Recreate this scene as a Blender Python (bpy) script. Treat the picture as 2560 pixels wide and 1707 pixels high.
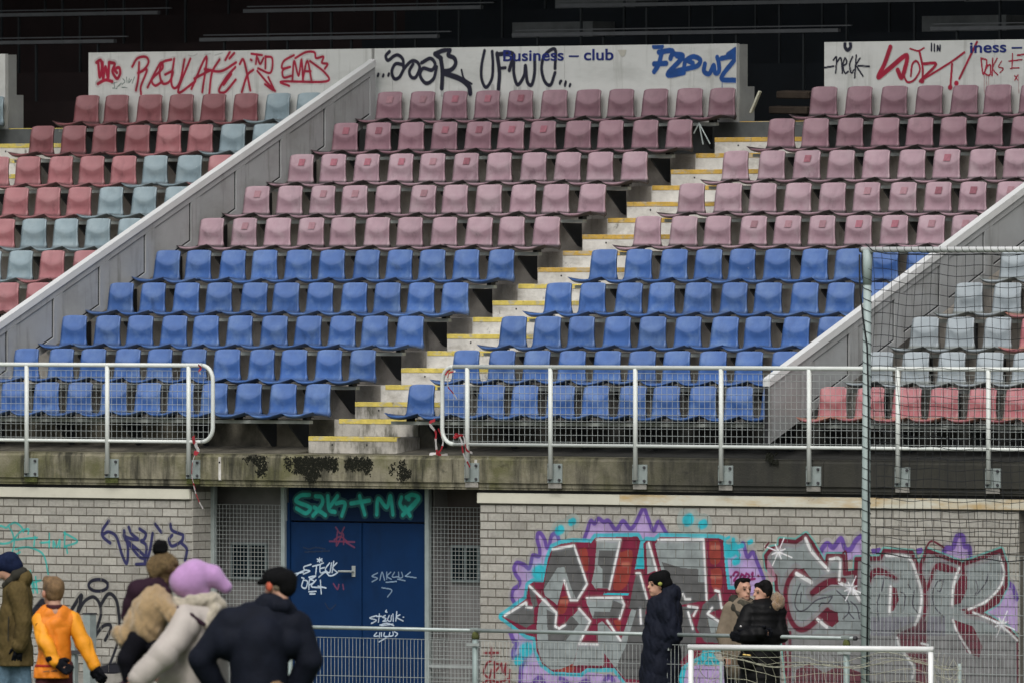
import bpy, bmesh, math, random
import numpy as np
from mathutils import Vector, Matrix

RND = random.Random(11)
sc = bpy.context.scene
COL = sc.collection
for o in list(bpy.data.objects):
    bpy.data.objects.remove(o)

# ------------------------------------------------------------------ camera, sky, sun, exposure
CAM = np.array([98.8698, -116.6986, 1.0893])
YAW, PITCH, FPX = 0.695567, -0.00405025, 34811.165     # focal length in pixels of a 2560 px wide frame
cd = bpy.data.cameras.new('camera')
cam = bpy.data.objects.new('camera', cd)
COL.objects.link(cam)
cam.location = CAM.tolist()
cam.rotation_euler = (math.pi / 2 + PITCH, 0, YAW)
cd.sensor_width = 36.0
cd.lens = 36.0 * FPX / 2560.0
cd.clip_start = 1.0
cd.clip_end = 3000.0
cd.dof.use_dof = True
cd.dof.focus_distance = 152.5
cd.dof.aperture_fstop = 5.6
sc.camera = cam

SUN_EL, SUN_AZ = math.radians(50), math.radians(150)   # azimuth measured from +y towards +x
w = bpy.data.worlds.new('World')
sc.world = w
w.use_nodes = True
nt = w.node_tree
bg = nt.nodes['Background']
sky = nt.nodes.new('ShaderNodeTexSky')
sky.sky_type = 'NISHITA'
sky.sun_disc = False
sky.sun_elevation = SUN_EL
sky.sun_rotation = SUN_AZ
sky.dust_density = 4.0
hs = nt.nodes.new('ShaderNodeHueSaturation')
hs.inputs['Saturation'].default_value = 0.38            # overcast: a nearly colourless sky
nt.links.new(sky.outputs[0], hs.inputs['Color'])
nt.links.new(hs.outputs[0], bg.inputs['Color'])
bg.inputs['Strength'].default_value = 0.108
sd = bpy.data.lights.new('sun', 'SUN')
sun = bpy.data.objects.new('sun', sd)
COL.objects.link(sun)
sd.energy = 1.5
sd.angle = math.radians(35)
sd.color = (1.0, 0.98, 0.95)
sdir = Vector((math.sin(SUN_AZ) * math.cos(SUN_EL), math.cos(SUN_AZ) * math.cos(SUN_EL), math.sin(SUN_EL)))
sun.rotation_euler = sdir.to_track_quat('Z', 'Y').to_euler()
sun.location = (0, -40, 40)
sc.view_settings.view_transform = 'Standard'
sc.view_settings.look = 'None'
sc.view_settings.exposure = 0.20
sc.view_settings.gamma = 1.0
sc.render.engine = 'CYCLES'

# ------------------------------------------------------------------ surveying helpers: a sight line met with a known plane
FW = np.array([-math.sin(YAW) * math.cos(PITCH), math.cos(YAW) * math.cos(PITCH), math.sin(PITCH)])
RT = np.array([math.cos(YAW), math.sin(YAW), 0.0])
UP = np.cross(RT, FW)
KD = 2560 / 2352.0


def ray(u, v):
    return FW * FPX + RT * (u - 1280) - UP * (v - 853.5)


def on_y(u, v, y):
    d = ray(u, v)
    return CAM + d * ((y - CAM[1]) / d[1])


def on_x(u, v, x):
    d = ray(u, v)
    return CAM + d * ((x - CAM[0]) / d[0])


# ------------------------------------------------------------------ object helpers
def link(o, parent=None):
    COL.objects.link(o)
    if parent is not None:
        o.parent = parent
    return o


def tag(o, label=None, cat=None, group=None, kind=None):
    if label:
        o['label'] = label
    if cat:
        o['category'] = cat
    if group:
        o['group'] = group
    if kind:
        o['kind'] = kind
    return o


def empty(name, loc=(0, 0, 0), rz=0.0):
    o = bpy.data.objects.new(name, None)
    o.empty_display_size = 0.2
    o.location = loc
    o.rotation_euler = (0, 0, rz)
    return link(o)


class MB:
    """collects shapes, then becomes ONE mesh object"""
    def __init__(s):
        s.v = []
        s.f = []

    def add(s, vs, fs):
        b = len(s.v)
        s.v += [tuple(float(c) for c in p) for p in vs]
        s.f += [tuple(b + i for i in f) for f in fs]
        return s

    def box(s, x0, x1, y0, y1, z0, z1):
        return s.add([(x0, y0, z0), (x1, y0, z0), (x1, y1, z0), (x0, y1, z0), (x0, y0, z1), (x1, y0, z1), (x1, y1, z1), (x0, y1, z1)],
                     [(0, 3, 2, 1), (4, 5, 6, 7), (0, 1, 5, 4), (1, 2, 6, 5), (2, 3, 7, 6), (3, 0, 4, 7)])

    def prism(s, poly, axis, a, b):
        """poly of 2-D points in the plane perpendicular to axis, swept from a to b"""
        n = len(poly)
        def mk(p, t):
            return {'x': (t, p[0], p[1]), 'y': (p[0], t, p[1]), 'z': (p[0], p[1], t)}[axis]
        vs = [mk(p, a) for p in poly] + [mk(p, b) for p in poly]
        fs = [tuple(range(n)), tuple(range(2 * n - 1, n - 1, -1))]
        fs += [(i, n + i, n + (i + 1) % n, (i + 1) % n) for i in range(n)]
        return s.add(vs, fs)

    def tube(s, p, q, r, n=8, r2=None):
        return s.path([p, q], [r, r if r2 is None else r2], n)

    def path(s, pts, r, n=6, closed=False):
        P = [Vector(p) for p in pts]
        m = len(P)
        rr = r if isinstance(r, (list, tuple)) else [r] * m
        vs = []
        prev = None
        for i in range(m):
            if closed:
                t = P[(i + 1) % m] - P[i - 1]
            else:
                t = P[min(i + 1, m - 1)] - P[max(i - 1, 0)]
            t.normalize()
            if prev is None:
                a = Vector((0, 0, 1)) if abs(t.z) < .9 else Vector((1, 0, 0))
            else:
                a = prev
            a = (a - t * a.dot(t))
            a.normalize()
            b = t.cross(a)
            prev = a
            for k in range(n):
                th = 2 * math.pi * k / n
                vs.append(P[i] + (a * math.cos(th) + b * math.sin(th)) * rr[i])
        fs = []
        for i in range(m if closed else m - 1):
            j = (i + 1) % m
            for k in range(n):
                l = (k + 1) % n
                fs.append((i * n + k, i * n + l, j * n + l, j * n + k))
        if not closed:
            fs.append(tuple(range(n - 1, -1, -1)))
            fs.append(tuple((m - 1) * n + k for k in range(n)))
        return s.add(vs, fs)

    def mesh(s, name):
        me = bpy.data.meshes.new(name)
        me.from_pydata(s.v, [], s.f)
        me.validate()
        me.update()
        return me

    def build(s, name, mat=None, parent=None, smooth=False, bevel=0):
        me = s.mesh(name)
        if smooth:
            me.polygons.foreach_set('use_smooth', [True] * len(me.polygons))
        if mat:
            me.materials.append(mat)
        o = bpy.data.objects.new(name, me)
        link(o, parent)
        if bevel:
            bm = bmesh.new()
            bm.from_mesh(me)
            bmesh.ops.bevel(bm, geom=list(bm.edges), offset=bevel, segments=1, affect='EDGES')
            bm.to_mesh(me)
            bm.free()
        return o


def mesh_obj(name, me, mat, parent=None):
    o = bpy.data.objects.new(name, me)
    if not me.materials:
        me.materials.append(mat)
    link(o, parent)
    if me.materials[0] is not mat:
        o.material_slots[0].link = 'OBJECT'
        o.material_slots[0].material = mat
    return o


# ------------------------------------------------------------------ materials
def mat(name, col, rough=0.7, var=0.2, scale=4.0, metal=0.0, bump=0.0, bscale=40.0, rnd=0.0, stains=(), spec=0.4, local=False, sheen=0, grad=None):
    m = bpy.data.materials.new(name)
    m.use_nodes = True
    t = m.node_tree
    N, L = t.nodes, t.links
    p = N['Principled BSDF']
    p.inputs['Roughness'].default_value = rough
    p.inputs['Metallic'].default_value = metal
    p.inputs['Specular IOR Level'].default_value = spec
    if local:
        tc = N.new('ShaderNodeTexCoord')
        oi0 = N.new('ShaderNodeObjectInfo')
        ad = N.new('ShaderNodeVectorMath')
        ad.operation = 'MULTIPLY_ADD'
        cb = N.new('ShaderNodeCombineXYZ')
        for k in range(3):
            L.new(oi0.outputs['Random'], cb.inputs[k])
        L.new(cb.outputs[0], ad.inputs[0])
        ad.inputs[1].default_value = (37, 53, 71)
        L.new(tc.outputs['Object'], ad.inputs[2])
        pos = ad.outputs[0]
    else:
        g = N.new('ShaderNodeNewGeometry')
        pos = g.outputs['Position']

    def noise(sx, sy, sz, detail=5, rough_=.6):
        v = N.new('ShaderNodeVectorMath')
        v.operation = 'MULTIPLY'
        L.new(pos, v.inputs[0])
        v.inputs[1].default_value = (sx, sy, sz)
        n = N.new('ShaderNodeTexNoise')
        n.inputs['Scale'].default_value = 1.0
        n.inputs['Detail'].default_value = detail
        n.inputs['Roughness'].default_value = rough_
        L.new(v.outputs[0], n.inputs['Vector'])
        return n.outputs['Fac']

    def ramp(fac, lo, hi, a=0.0, b=1.0):
        r = N.new('ShaderNodeMapRange')
        r.inputs['From Min'].default_value = lo
        r.inputs['From Max'].default_value = hi
        r.inputs['To Min'].default_value = a
        r.inputs['To Max'].default_value = b
        L.new(fac, r.inputs['Value'])
        return r.outputs[0]

    def mix(a, b, fac, blend='MIX'):
        x = N.new('ShaderNodeMix')
        x.data_type = 'RGBA'
        x.blend_type = blend
        for sock, val in ((x.inputs['Factor'], fac), (x.inputs['A'], a), (x.inputs['B'], b)):
            if isinstance(val, (int, float)):
                sock.default_value = val
            elif isinstance(val, (tuple, list)):
                sock.default_value = (*val, 1.0)
            else:
                L.new(val, sock)
        return x.outputs['Result']

    dk = tuple(c * (1 - var) for c in col)
    lt = tuple(min(1, c * (1 + var)) for c in col)
    c = mix(dk, lt, ramp(noise(scale, scale, scale), .3, .7))
    for st in stains:
        sc_, (sx, sy, sz), lo, hi, fac = st[0], st[1], st[2], st[3], st[4]
        f = ramp(noise(sx, sy, sz, 6, .65), lo, hi, 0, fac)
        c = mix(c, sc_, f)
    if grad:                                   # (colour, x where it starts, x where it is full): damp on the beam, painted shade on the riser
        sp_ = N.new('ShaderNodeSeparateXYZ')
        L.new(pos, sp_.inputs[0])
        ad_ = N.new('ShaderNodeMath')
        ad_.operation = 'MULTIPLY_ADD'
        L.new(noise(1.1, 1.1, 2.2), ad_.inputs[0])
        ad_.inputs[1].default_value = 3.2
        L.new(sp_.outputs['X'], ad_.inputs[2])
        c = mix(c, grad[0], ramp(ad_.outputs[0], grad[1] + 1.6, grad[2] + 1.6, 0, .93))
    if rnd:
        oi = N.new('ShaderNodeObjectInfo')
        rv = ramp(oi.outputs['Random'], 0, 1, 1 - rnd, 1 + rnd)
        cc = N.new('ShaderNodeVectorMath')
        cc.operation = 'SCALE'
        L.new(c, cc.inputs[0])
        L.new(rv, cc.inputs['Scale'])
        c = cc.outputs[0]
    L.new(c, p.inputs['Base Color'])
    if sheen:
        p.inputs['Sheen Weight'].default_value = sheen
    if bump:
        b = N.new('ShaderNodeBump')
        b.inputs['Strength'].default_value = bump
        b.inputs['Distance'].default_value = 0.02
        L.new(noise(bscale, bscale, bscale, 4), b.inputs['Height'])
        L.new(b.outputs[0], p.inputs['Normal'])
    m['api'] = 1
    return m


def srgb(r, g, b):
    def f(c):
        c /= 255.0
        return c / 12.92 if c <= .04045 else ((c + .055) / 1.055) ** 2.4
    return (f(r), f(g), f(b))


M = {}
GREY_D = (.03, .03, .025)
M['concrete'] = mat('concrete', (.30, .285, .255), .9, .22, 3, bump=.25, stains=[(GREY_D, (1.5, 1.5, 6), .52, .75, .6), ((.16, .15, .10), (5, 5, 1.2), .55, .8, .5)])
M['tread'] = mat('terrace_concrete', (.36, .335, .30), .92, .25, 4, bump=.3, stains=[((.12, .11, .09), (2.2, 2.2, 2.2), .5, .74, .6), ((.07, .065, .05), (9, 9, 1.2), .58, .74, .6)])
M['beam'] = mat('mossy_concrete', (.245, .225, .160), .92, .3, 5, bump=.35,
                stains=[((.10, .10, .035), (1.6, 2, 2.4), .42, .62, .8), ((.030, .029, .020), (5, 5, .7), .47, .64, .9), ((.30, .28, .22), (9, 9, 1.0), .60, .74, .6), ((.02, .02, .014), (3, 3, 5), .60, .72, .8)],
                grad=((.026, .026, .023), 2.2, 5.5))
M['foot_shade'] = mat('shaded_riser_concrete', (.12, .11, .085), .92, .3, 5, bump=.3, stains=[((.035, .034, .026), (2.5, 2.5, 2.0), .42, .64, .85), ((.20, .19, .16), (8, 8, 1.5), .6, .75, .5)], grad=((.018, .019, .018), -.6, 2.4))  # stained concrete with the shade under the seats put into its colour
M['step'] = mat('step_block', (.60, .585, .545), .85, .15, 6, bump=.2, stains=[((.22, .20, .16), (3, 3, 6), .50, .74, .7), ((.06, .055, .04), (9, 9, 7), .62, .72, .7)])
M['step_old'] = mat('step_block_weathered', (.42, .40, .36), .9, .2, 6, bump=.25, stains=[((.06, .06, .04), (6, 6, 2.4), .48, .64, .85)])
M['yellow'] = mat('yellow_nosing', (.62, .50, .12), .8, .2, 9, bump=.2, stains=[((.42, .40, .34), (8, 8, 16), .52, .62, .75), ((.14, .12, .07), (12, 12, 12), .60, .70, .8)])
M['orange_yellow'] = mat('ochre_nosing', (.54, .35, .075), .8, .2, 9, bump=.2, stains=[((.42, .38, .30), (8, 8, 16), .52, .62, .7), ((.14, .11, .06), (12, 12, 12), .60, .70, .8)])
M['panel'] = mat('white_wall_panel', (.60, .61, .59), .6, .07, 2, stains=[((.36, .37, .35), (1.0, 1.2, 3), .48, .75, .6), ((.24, .24, .21), (10, 9, .8), .56, .76, .55), ((.10, .10, .09), (30, 30, 30), .70, .74, .6)])
M['panel_side'] = mat('grey_wall_end', (.33, .34, .33), .8, .12, 4)
M['divider'] = mat('grey_divider', (.36, .37, .375), .55, .07, 3, stains=[((.22, .22, .205), (2, 1.2, 2), .46, .72, .65), ((.15, .15, .13), (10, 8, .8), .54, .70, .6)])
M['divider_cap'] = mat('white_divider_rail', (.66, .67, .67), .5, .06, 3, stains=[((.35, .34, .32), (4, 4, 4), .62, .8, .4)])
M['joint'] = mat('black_joint', (.02, .02, .022), .8, .1)
M['rail_steel'] = mat('seat_rail_steel', (.36, .385, .36), .6, .2, 8, metal=.2)
M['bracket'] = mat('bracket_steel', (.030, .033, .036), .7, .2)
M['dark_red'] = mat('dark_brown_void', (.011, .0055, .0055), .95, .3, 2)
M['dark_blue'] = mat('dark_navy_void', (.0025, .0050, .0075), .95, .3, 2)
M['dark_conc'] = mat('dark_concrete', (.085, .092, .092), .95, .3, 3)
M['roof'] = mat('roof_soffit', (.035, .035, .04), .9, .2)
M['upper_post'] = mat('upper_post', (.014, .018, .020), .7, .15, 5)
M['upper_rail'] = mat('upper_rail', (.085, .09, .095), .6, .15, 5)
M['mortar'] = mat('mortar', (.135, .125, .105), .95, .2, 20)
M['brick'] = mat('grey_brick', (.395, .380, .338), .9, .14, 26, bump=.45, bscale=90, rnd=.15, stains=[((.17, .16, .13), (1.1, 1, 1.5), .52, .80, .6), ((.20, .17, .12), (9, 9, 9), .62, .75, .5), ((.50, .49, .45), (2.3, 2, .7), .62, .74, .6)])
M['brick_dark'] = mat('grey_brick_reveal', (.22, .21, .185), .9, .12, 30, bump=.35, bscale=90, rnd=.14)
M['fascia'] = mat('cream_fascia', (.62, .60, .50), .6, .06, 4, stains=[((.40, .38, .30), (3, 3, 14), .58, .75, .5)])
M['fascia_rust'] = mat('rusty_fascia', (.62, .60, .50), .65, .06, 4, stains=[((.50, .33, .12), (1.5, 1.5, 7), .46, .66, .8), ((.30, .12, .05), (5, 5, 8), .64, .72, .8)])
M['white_tube'] = mat('white_painted_steel', (.66, .69, .66), .45, .07, 6, stains=[((.32, .15, .07), (9, 9, 30), .68, .74, .8), ((.45, .50, .46), (3, 3, 3), .5, .7, .5)])
M['galv'] = mat('galvanised_steel', (.36, .41, .40), .5, .12, 10, metal=.35)
M['galv_green'] = mat('weathered_galvanised_post', (.25, .31, .30), .6, .12, 8, metal=.2, stains=[((.24, .25, .10), (6, 6, 8), .62, .8, .7)])
M['galv_light'] = mat('bright_galvanised_wire', (.41, .44, .43), .45, .1, 10, metal=.3)
M['bolt'] = mat('bolt', (.05, .05, .055), .6, .2)
M['door'] = mat('dark_blue_door', (.0035, .024, .082), .6, .12, 3, spec=.15, stains=[((.003, .012, .035), (2, 2, 1), .5, .75, .7)])
M['door_top'] = mat('transom_navy', (.0030, .016, .052), .6, .15, 3, spec=.15)
M['glass'] = mat('dark_glass', (.010, .016, .020), .12, .2)
M['frame'] = mat('teal_grey_frame', (.16, .20, .20), .6, .15)
M['plaster'] = mat('grey_plaster', (.20, .195, .19), .9, .15, 5)
M['maroon_board'] = mat('brown_board', (.09, .075, .07), .85, .15, 5)
M['net_black'] = mat('black_net_cord', (.010, .012, .014), .8, .1)
M['net_white'] = mat('cream_net_cord', (.44, .43, .33), .8, .15)
M['goal'] = mat('white_goal_tube', (.74, .75, .74), .35, .06, 5)
M['pole'] = mat('teal_grey_pole', (.33, .40, .39), .5, .08, 3, stains=[((.42, .48, .46), (6, 6, 1), .55, .7, .6)])
M['grass'] = mat('pitch_grass', (.045, .075, .025), .95, .35, 3, bump=.4, bscale=60)
M['paving'] = mat('apron_paving', (.17, .165, .15), .95, .2, 3)
M['moss'] = mat('black_moss', (.008, .009, .004), .98, .4, 25, bump=.6, bscale=120)
M['moss_green'] = mat('green_moss', (.09, .10, .03), .98, .4, 25, bump=.6, bscale=120)
M['tape_r'] = mat('tape_red', (.34, .02, .03), .5, .1)
M['tape_w'] = mat('tape_white', (.58, .55, .54), .5, .05)
M['wood'] = mat('old_brown_wood', (.045, .033, .024), .9, .3, 8, bump=.4)
M['stick'] = mat('pale_broken_rod', (.52, .52, .42), .6, .15, 8)


def seat_mat(name, col, rnd, rough=.45, dirt_shade=(.03, .03, .03), fade=None, pan_dirt_shade=.5):
    """faded moulded plastic: lighter high on the back, grime and painted shade in the pan, specks"""
    m = mat(name, col, rough, .10, 9, rnd=rnd, local=True, spec=.35,
            stains=[(fade or tuple(min(1, c * 1.25 + .05) for c in col), (4, 4, 4), .46, .70, .75), (tuple(c * .42 for c in col), (6, 6, 4), .55, .74, .65), ((.75, .75, .72), (26, 26, 14), .735, .76, .8)])
    t = m.node_tree
    N, L = t.nodes, t.links
    p = N['Principled BSDF']
    src = p.inputs['Base Color'].links[0].from_socket
    tc = N.new('ShaderNodeTexCoord')
    sp = N.new('ShaderNodeSeparateXYZ')
    L.new(tc.outputs['Object'], sp.inputs[0])
    r = N.new('ShaderNodeMapRange')           # pan lies below 0.46 m and behind the rolled lip
    r.inputs['From Min'].default_value = .465
    r.inputs['From Max'].default_value = .44
    L.new(sp.outputs['Z'], r.inputs['Value'])
    r2 = N.new('ShaderNodeMapRange')
    r2.inputs['From Min'].default_value = -.425
    r2.inputs['From Max'].default_value = -.40
    L.new(sp.outputs['Y'], r2.inputs['Value'])
    mu = N.new('ShaderNodeMath')
    mu.operation = 'MULTIPLY'
    L.new(r.outputs[0], mu.inputs[0])
    L.new(r2.outputs[0], mu.inputs[1])
    m2 = N.new('ShaderNodeMath')
    m2.operation = 'MULTIPLY'
    L.new(mu.outputs[0], m2.inputs[0])
    m2.inputs[1].default_value = pan_dirt_shade  # pan darkened by grime plus shade put into the colour
    # the dished upper back, mixed lighter; its lower rim is an arc
    xx = N.new('ShaderNodeMath')
    xx.operation = 'MULTIPLY'
    L.new(sp.outputs['X'], xx.inputs[0])
    L.new(sp.outputs['X'], xx.inputs[1])
    ar = N.new('ShaderNodeMath')
    ar.operation = 'MULTIPLY_ADD'
    L.new(xx.outputs[0], ar.inputs[0])
    ar.inputs[1].default_value = -2.2
    L.new(sp.outputs['Z'], ar.inputs[2])
    r3 = N.new('ShaderNodeMapRange')
    r3.inputs['From Min'].default_value = .582
    r3.inputs['From Max'].default_value = .600
    r3.inputs['To Max'].default_value = .42
    L.new(ar.outputs[0], r3.inputs['Value'])
    x0_ = N.new('ShaderNodeMix')
    x0_.data_type = 'RGBA'
    L.new(r3.outputs[0], x0_.inputs['Factor'])
    L.new(src, x0_.inputs['A'])
    x0_.inputs['B'].default_value = (*[min(1, c * 1.3 + .10) for c in col], 1)
    src = x0_.outputs['Result']
    x = N.new('ShaderNodeMix')
    x.data_type = 'RGBA'
    L.new(m2.outputs[0], x.inputs['Factor'])
    L.new(src, x.inputs['A'])
    x.inputs['B'].default_value = (*dirt_shade, 1)
    L.new(x.outputs['Result'], p.inputs['Base Color'])
    return m


M['seat_blue'] = seat_mat('blue_seat_plastic', (.046, .112, .310), .15, fade=(.15, .235, .40), pan_dirt_shade=.40)
M['seat_pink'] = seat_mat('faded_pink_seat_plastic', (.315, .205, .240), .12, fade=(.41, .32, .345), pan_dirt_shade=.92)
M['seat_rose'] = seat_mat('rose_seat_plastic', (.225, .125, .152), .12, fade=(.29, .19, .212), pan_dirt_shade=.92)
M['seat_brick'] = seat_mat('dull_red_seat_plastic', (.200, .073, .080), .10, fade=(.25, .115, .12), pan_dirt_shade=.6)
M['seat_red'] = seat_mat('faded_red_seat_plastic', (.30, .120, .130), .12, fade=(.36, .19, .195), pan_dirt_shade=.5)
M['seat_pale'] = seat_mat('pale_blue_seat_plastic', (.205, .270, .30), .10, fade=(.30, .36, .375), pan_dirt_shade=.5)
M['seat_grey'] = seat_mat('bleached_grey_seat_plastic', (.28, .32, .345), .10, dirt_shade=(.08, .08, .05), fade=(.38, .42, .44), pan_dirt_shade=.6)
M['seat_red2'] = seat_mat('salmon_seat_plastic', (.36, .125, .14), .10, dirt_shade=(.26, .17, .08), fade=(.45, .26, .26), pan_dirt_shade=.5)
M['mark'] = mat('unfaded_red_patch', (.30, .115, .145), .5, .2, 25, rnd=.25)
M['mark_faint'] = mat('half_faded_red_patch', (.315, .175, .20), .5, .15, 25, rnd=.15)


def ground_z(y):
    if y > -4:
        return -3.8
    if y < -34:
        return -3.8 + .036 * 30
    return -3.8 + .036 * (-4 - y)

# ------------------------------------------------------------------ ground
xs = [-1500, -60, -30, -10, 0, 10, 30, 60, 110, 1500]
ys = [1500, 60, -4, -14, -24, -34, -80, -140, -400, -1500]
g = MB()
for yy in ys:
    for xx in xs:
        g.v.append((xx, yy, ground_z(yy)))
for i in range(len(ys) - 1):
    for j in range(len(xs) - 1):
        a = i * len(xs) + j
        g.f.append((a, a + len(xs), a + len(xs) + 1, a + 1))
tag(g.build('ground', M['grass']), kind='structure')
ap = MB().add([(-40, -3.9, -3.795), (40, -3.9, -3.795), (40, 0, -3.795), (-40, 0, -3.795)], [(0, 1, 2, 3)])
tag(ap.build('pavement', M['paving']), kind='structure')

# ------------------------------------------------------------------ grandstand
D_, R_ = .7903, .3713              # going and rise of one row
T1 = -.765                         # floor of the front row
RB = .12                           # riser of row 2
YF = -1.0                          # front face of the edge beam
YB = YF + .08                      # brick face below
XL, XR = -19.0, 16.0
YW = 7.26                          # white rear walls
tread = lambda k: T1 + (k - 1) * R_
riser = lambda k: RB + (k - 2) * D_

stand = empty('grandstand', (0, 0, 0))
tag(stand, 'concrete football grandstand with stepped terraces above a stained edge beam', 'grandstand')
b = MB().box(XL, XR, YF + .02, RB + .1, -1.10, T1)
b.build('front_walkway', M['beam'], stand)
# a weathered screed along the foot of the first riser
MB().prism([(-.42, T1 + .003), (RB + .02, T1 + .075), (RB + .02, T1 + .003)], 'x', XL, -1.30).build('screed', M['foot_shade'], stand)
MB().prism([(-.42, T1 + .003), (RB + .02, T1 + .075), (RB + .02, T1 + .003)], 'x', .10, XR).build('screed', M['foot_shade'], stand)
for k in range(2, 11):
    y1 = riser(k + 1) + .1 if k < 10 else YW + 1.2
    MB().box(XL, XR, riser(k), y1, tread(k) - R_ - .05, tread(k)).build('terrace_row', M['foot_shade'] if k == 2 else M['tread'], stand)
# edge beam in cast lengths, the right-hand ones black with damp
edges = [XL, -9.2, -3.9, 1.45, 6.6, 11.4, XR]
for i in range(len(edges) - 1):
    a, c = edges[i] + .004, edges[i + 1] - .004
    mm = M['beam']
    e = MB().prism([(YF + .03, -1.125), (YF + .03, -1.06), (YF, -1.05), (YF, -.805), (YF + .025, -.775), (YF + .30, -.768), (YF + .30, -1.125)], 'x', a, c).build('edge_beam', mm, stand)
# steps in the three aisles
for off in (0.0, -11.22, 11.22):
    for k in range(1, 11):
        xa, xb = off - 1.24, off + .045
        yb = riser(k + 1)
        if off == 0 or (off < 0 and k >= 6):
            old = k <= 1
            st = MB().box(xa, xb, yb - .395, yb - .002, tread(k) + .002, tread(k) + .186).build('step', M['step_old'] if k <= 2 else M['step'], stand, bevel=.006)
            nm = M['orange_yellow'] if (off == 0 and k >= 6) else M['yellow']
            MB().box(xa + .004, xb - .004, yb - .401, yb - .33, tread(k) + .140, tread(k) + .192).build('yellow_nosing', nm, st, bevel=.004)
            # facing plate of the next terrace edge inside the aisle
            st2 = MB().box(xa + .05, xb - .02, yb - .012, yb + .05, tread(k) + .19, tread(k + 1) + .003).build('riser_plate', M['step_old'] if k <= 1 else M['step'], stand)
            MB().box(xa + .12 if k < 3 else xa + .06, xb - .03, yb - .018, yb + .06, tread(k + 1) - .045, tread(k + 1) + .008).build('yellow_nosing', nm, st2, bevel=.004)
            for hx in (.35, .85):
                MB().tube((xa + hx, yb - .398, tread(k) + .10), (xa + hx, yb - .38, tread(k) + .10), .011, 8).build('hole', M['joint'], st)

# floor behind the rear wall, upper tier with its bare seat rails, rear wall and roof
MB().box(XL, XR, YW - .05, 8.6, 2.60, 2.9483).build('rear_walkway', M['dark_conc'], stand)
for i in range(6):
    y0, z0 = 8.6 + i * .8, 3.30 + i * .36
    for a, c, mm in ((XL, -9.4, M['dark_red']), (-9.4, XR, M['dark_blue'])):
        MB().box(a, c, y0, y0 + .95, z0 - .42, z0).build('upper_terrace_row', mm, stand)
    for off in (-11.8, -6.75, -.55, 6.0):
        if off > -10:
            MB().box(off - .62, off + .62, y0 - .42, y0 - .003, z0 - .355, z0 - .17).build('upper_step', M['dark_conc'], stand)
    for a, c in ((XL, -12.35), (-10.98, -7.25), (-6.1, -1.2 if i % 2 == 0 else .05), (.15, 5.4), (6.7, XR)):
        yy, zz = y0 + .45, z0 + (.725 if i == 0 else .72)
        rl = MB().box(a, c, yy, yy + .05, zz - .02, zz + .022).build('upper_rail', M['upper_rail'], stand)
        MB().box(a - .2, c - .05, yy + .30, yy + .33, zz + .055, zz + .068).build('back_strip', M['upper_rail'], rl)
        xx = a + .35
        while xx < c - .1:
            MB().box(xx, xx + .025, yy + .03, yy + .055, z0 + .003, zz - .025).build('post', M['upper_post'], rl)
            xx += 1.0
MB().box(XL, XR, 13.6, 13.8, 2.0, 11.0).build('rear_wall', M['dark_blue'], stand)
MB().box(XL - .2, XL, -1.0, 13.8, -3.8, 11.0).build('end_wall', M['dark_conc'], stand)
MB().box(XR, XR + .2, 1.0, 13.8, -3.8, 11.0).build('end_wall', M['dark_conc'], stand)
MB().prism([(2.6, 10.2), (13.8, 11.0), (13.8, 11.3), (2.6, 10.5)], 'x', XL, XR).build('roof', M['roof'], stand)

# ------------------------------------------------------------------ white rear walls
def rear_wall(x0, x1, label, seams, pier=True):
    t = empty('rear_wall_panels', ((x0 + x1) / 2, YW, tread(10)))
    tag(t, label, 'wall', 'white panel walls behind the top row')
    inv = -Vector(t.location)
    xs_ = [x0] + seams + [x1]
    for i in range(len(xs_) - 1):
        p = MB().box(xs_[i] + .002, xs_[i + 1] - .002, YW, YW + .05, 2.58, 3.85)
        o = p.build('wall_panel', M['panel'], t)
        o.location = inv
    o = MB().box(x0 + .05, x1, YW + .053, YW + .20, 2.58, 3.842).build('wall_core', M['panel_side'], t)
    o.location = inv
    if pier:
        o = MB().prism([(YW + .06, 2.58), (YW + .32, 2.90), (YW + .32, 3.36), (YW + .06, 3.36)], 'x', x1 - .12, x1 + .003).build('pier', M['panel_side'], t)
        o.location = inv
    return t

WALL_Z = rear_wall(-18.5, -12.495, 'white wall end at the far left edge, cut off by the frame', [-14.4])
WALL_A = rear_wall(-11.168, -6.74, 'white rear wall sprayed with red tags, left of the sloping divider', [-8.9], pier=False)
WALL_B = rear_wall(-6.70, -1.255, 'white rear wall with black tags and the words Business - club', [-6.42, -3.81, -1.884])
WALL_C = rear_wall(.025, 9.0, 'white rear wall at upper right with red tags and half-covered blue lettering', [2.484, 5.3], pier=False)

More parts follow.
